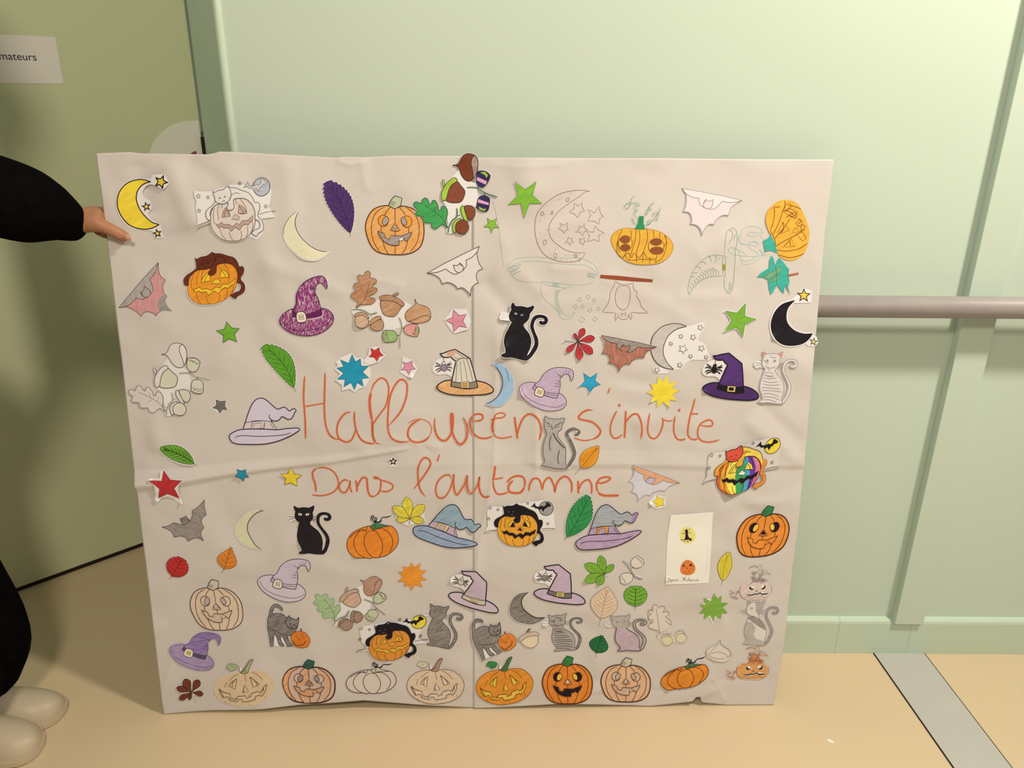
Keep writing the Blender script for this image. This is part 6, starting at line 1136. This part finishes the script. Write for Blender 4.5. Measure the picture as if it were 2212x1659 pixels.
yE = 1.343+.118                                           # distance of the sheet's left edge at hand height
def H3(x, y, Y): return tuple(at_y(x, y, Y))
PX, PY = -1.03, 1.30                                      # where the person stands
person = empty('person', (PX, PY, 0)); tag(person, 'person in black clothes and cream shoes, holding the left edge of the poster', 'person')
L0 = Vector((PX, PY, 0))
ft = [fl(139, 1545), fl(88, 1625)]                         # toe tips of the two shoes
V_ = []; E_ = []; Rr = []
def v(p, r): V_.append(p); Rr.append(r); return len(V_)-1
def chain(a, pts):
    for p, r in pts:
        k = v(p, r); E_.append((a, k)); a = k
    return a
pel = v((PX-.15, PY, .90), .085)
sp = chain(pel, [((PX-.08, PY, 1.02), .10), ((PX-.02, PY, 1.15), .105), ((PX-.01, PY, 1.29), .095)])
nk = chain(sp, [((PX-.01, PY, 1.385), .055), ((PX+.005, PY, 1.44), .05)])
hd = chain(nk, [((PX+.015, PY, 1.50), .085), ((PX+.012, PY, 1.58), .095), ((PX, PY, 1.65), .07)])
nose = chain(hd-1, [((PX+.105, PY, 1.545), .014)])
wr = H3(163, 478, yE-.025)
# near arm: shoulder, elbow, wrist, hand
sh = chain(sp, [((PX+.0, PY-.11, 1.27), .042)])
el = chain(sh, [((PX+.04, PY-.17, 1.19), .036), (H3(-90, 402, yE-.17), .036), (H3(20, 432, yE-.14), .034), (H3(100, 457, yE-.07), .030)])
wv = chain(el, [(wr, .024)])
pa = chain(wv, [(H3(190, 474, yE-.022), .028), (H3(212, 474, yE+.006), .026)])
for k in range(4):                                        # four fingers going behind the sheet
    yy = 458+k*15
    a_ = H3(222, yy, yE+.028); b_ = H3(252+(-6, 4, 2, -10)[k], yy+6, yE+.036); c_ = H3(276+(-8, 6, 2, -16)[k], yy+10, yE+.032)
    chain(pa, [(a_, .0105), (b_, .0092), (c_, .0078)])
th = chain(pa-1, [(H3(206, 482, yE-.034), .0155), (H3(232, 492, yE-.032), .0118), (H3(252, 503, yE-.026), .0122), (H3(268, 511, yE-.0215), .0112), (H3(279, 517, yE-.0195), .0075)])
# far arm hanging behind the body
sh2 = chain(sp, [((PX-.02, PY+.14, 1.32), .052)])
a2 = chain(sh2, [((PX-.12, PY+.19, 1.10), .042), ((PX-.20, PY+.19, .90), .034), ((PX-.19, PY+.19, .84), .026), ((PX-.18, PY+.19, .79), .028)])
for k in range(4): chain(a2, [((PX-.165, PY+.165+k*.017, .745), .0095), ((PX-.16, PY+.165+k*.017, .71), .008)])
chain(a2-1, [((PX-.15, PY+.165, .80), .011), ((PX-.135, PY+.16, .765), .009)])
for s_, fx in ((-1, -1.13), (1, -1.06)):
    hy = PY+s_*.085
    chain(pel, [((PX-.155, PY+s_*.07, .76), .062), ((PX-.16, (hy+ft[0 if s_ > 0 else 1][1])/2, .50), .058), ((ft[0 if s_ > 0 else 1][0]-.19, ft[0 if s_ > 0 else 1][1], .12), .036), ((ft[0 if s_ > 0 else 1][0]-.18, ft[0 if s_ > 0 else 1][1], .07), .03)])
body = skin('body', V_, E_, Rr, m_skin, person, root=pel, loc=L0)
# thumb nail
pn = Vector(H3(276, 513, yE-.0335)); d1 = (Vector(H3(284, 518, yE-.030))-Vector(H3(268, 508, yE-.0335))).normalized()
bm = bmesh.new(); bmesh.ops.create_uvsphere(bm, u_segments=16, v_segments=10, radius=1)
zz = d1; yy_ = Vector(eN); xx = zz.cross(yy_).normalized(); yy_ = xx.cross(zz)
for q_ in bm.verts: q_.co = xx*(q_.co.x*.0048)+yy_*(q_.co.y*.0016)+zz*(q_.co.z*.0066)+pn-L0
nail = mobj('thumbnail', bm, paint('nail', 'BE8A6C', .02, .22, 10, .6), person, True)
# face features and hair (above the frame)
for s_ in (-1, 1):
    bm = bmesh.new(); bmesh.ops.create_uvsphere(bm, u_segments=12, v_segments=8, radius=.011); e_ = mobj('eye', bm, ink('3A2A20'), person, True); e_.location = (.094, s_*.03, 1.575)
    bm = bmesh.new(); bmesh.ops.create_uvsphere(bm, u_segments=12, v_segments=8, radius=.022); bmesh.ops.scale(bm, vec=(.8, .35, 1.2), verts=bm.verts); e_ = mobj('ear', bm, m_skin, person, True); e_.location = (0, s_*.095, 1.55)
bm = bmesh.new(); bmesh.ops.create_uvsphere(bm, u_segments=12, v_segments=8, radius=.02); bmesh.ops.scale(bm, vec=(.4, 1.1, .3), verts=bm.verts); e_ = mobj('mouth', bm, ink('9A5A4A'), person, True); e_.location = (.092, 0, 1.49)
bm = bmesh.new(); bmesh.ops.create_uvsphere(bm, u_segments=24, v_segments=16, radius=.118)
for q_ in bm.verts:
    q_.co.z *= 1.12
    if q_.co.x > .03 and q_.co.z < .06: q_.co.x = .03+(q_.co.x-.03)*.15
hr = mobj('hair', bm, m_trous, person, True); hr.location = (-.012, 0, 1.60)
# pullover with sleeve
V_ = []; E_ = []; Rr = []
a0 = v((PX-.16, PY, .76), .165); t1 = chain(a0, [((PX-.145, PY, .90), .168), ((PX-.09, PY, 1.0), .165), ((PX-.02, PY, 1.13), .165), ((PX-.005, PY, 1.27), .14), ((PX-.01, PY, 1.36), .085)])
s0 = chain(t1-1, [((PX+.0, PY-.12, 1.28), .098), ((PX+.04, PY-.18, 1.20), .082), (H3(-90, 400, yE-.17), .074)])
e1 = chain(s0, [(H3(20, 432, yE-.14), .074), (H3(75, 449, yE-.09), .070), (H3(118, 462, yE-.055), .058), (H3(150, 472, yE-.03), .042), (H3(163, 478, yE-.026), .0385)])
chain(e1-1, [(H3(172, 500, yE-.022), .027), (H3(184, 508, yE-.018), .015)])
chain(t1-1, [((PX-.02, PY+.14, 1.31), .075), ((PX-.12, PY+.19, 1.10), .062), ((PX-.20, PY+.19, .90), .048)])
pull = skin('pullover', V_, E_, Rr, m_cloth, person, root=a0, loc=L0); pull['label'] = 'black long-sleeved pullover'
# trousers
V_ = []; E_ = []; Rr = []
a0 = v((PX-.15, PY, .97), .12); a0 = chain(a0, [((PX-.15, PY, .89), .13)])
toe = [np.array(p) for p in ft]
ank = [p-np.array([.155, 0, 0]) for p in toe]
for i, s_ in ((0, 1), (1, -1)):
    ax_, ay_ = ank[i][0], ank[i][1]
    kx = (H3(18, 1120, ay_)[0] if i == 0 else PX+.04)
    chain(a0, [((PX-.155, PY+s_*.075, .74), .095), ((PX-.16, (PY+s_*.085+ay_)/2, .55), .095), ((ax_-.01, ay_, .36), .092), ((ax_+.038, ay_, .20), .098), ((ax_+.0, ay_, .11), .078), ((ax_-.005, ay_, .075), .066)])
tr_ = skin('trousers', V_, E_, Rr, m_trous, person, root=0, loc=L0); tr_['label'] = 'loose black trousers'
# cream slip-on shoes: lofted sections
for i in range(2):
    tx_, ty_ = toe[i][0], toe[i][1]; Ls = .262; bm = bmesh.new(); rings = []
    secs = [(0.0, .020, .030), (.03, .040, .052), (.08, .046, .062), (.13, .047, .065), (.17, .050, .060), (.21, .050, .050), (.24, .041, .040), (.256, .026, .028), (.262, .008, .018)]
    for s_, w, h in secs:
        ring = []
        for k in range(20):
            a = 2*math.pi*k/20; y = math.cos(a)*w; z = math.sin(a); z = .016+h*(z if z > 0 else 0)*1.0 if z > 0 else .016+z*.004
            ring.append(bm.verts.new((tx_-Ls+s_-PX, ty_+y+(.012*math.sin(s_/Ls*math.pi))*(1 if i else -1)-PY, z)))
        rings.append(ring)
    for r0_, r1_ in zip(rings[:-1], rings[1:]):
        for k in range(20): bm.faces.new((r0_[k], r0_[(k+1) % 20], r1_[(k+1) % 20], r1_[k]))
    bm.faces.new(rings[0]); bm.faces.new(rings[-1][::-1]); bmesh.ops.recalc_face_normals(bm, faces=bm.faces)
    sh_ = mobj('shoe', bm, m_shoe, person, True); md = sh_.modifiers.new('s', 'SUBSURF'); md.levels = 2; md.render_levels = 2
    sh_['label'] = 'cream slip-on shoe'
    bm = bmesh.new(); pts = []
    for s_, w, h in secs: pts.append((s_, w+.003))
    out = [(s_, w) for s_, w in pts]+[(s_, -w) for s_, w in pts[::-1]]
    prism(bm, [(tx_-Ls+s_*1.005-PX, ty_+w+(.012*math.sin(s_/Ls*math.pi))*(1 if i else -1)-PY, .001) for s_, w in out], (0, 0, .018)); bmesh.ops.bevel(bm, geom=bm.edges[:], offset=.003, segments=2, affect='EDGES')
    mobj('sole', bm, m_sole, sh_)
print('drawn meshes', NDRAW[0])
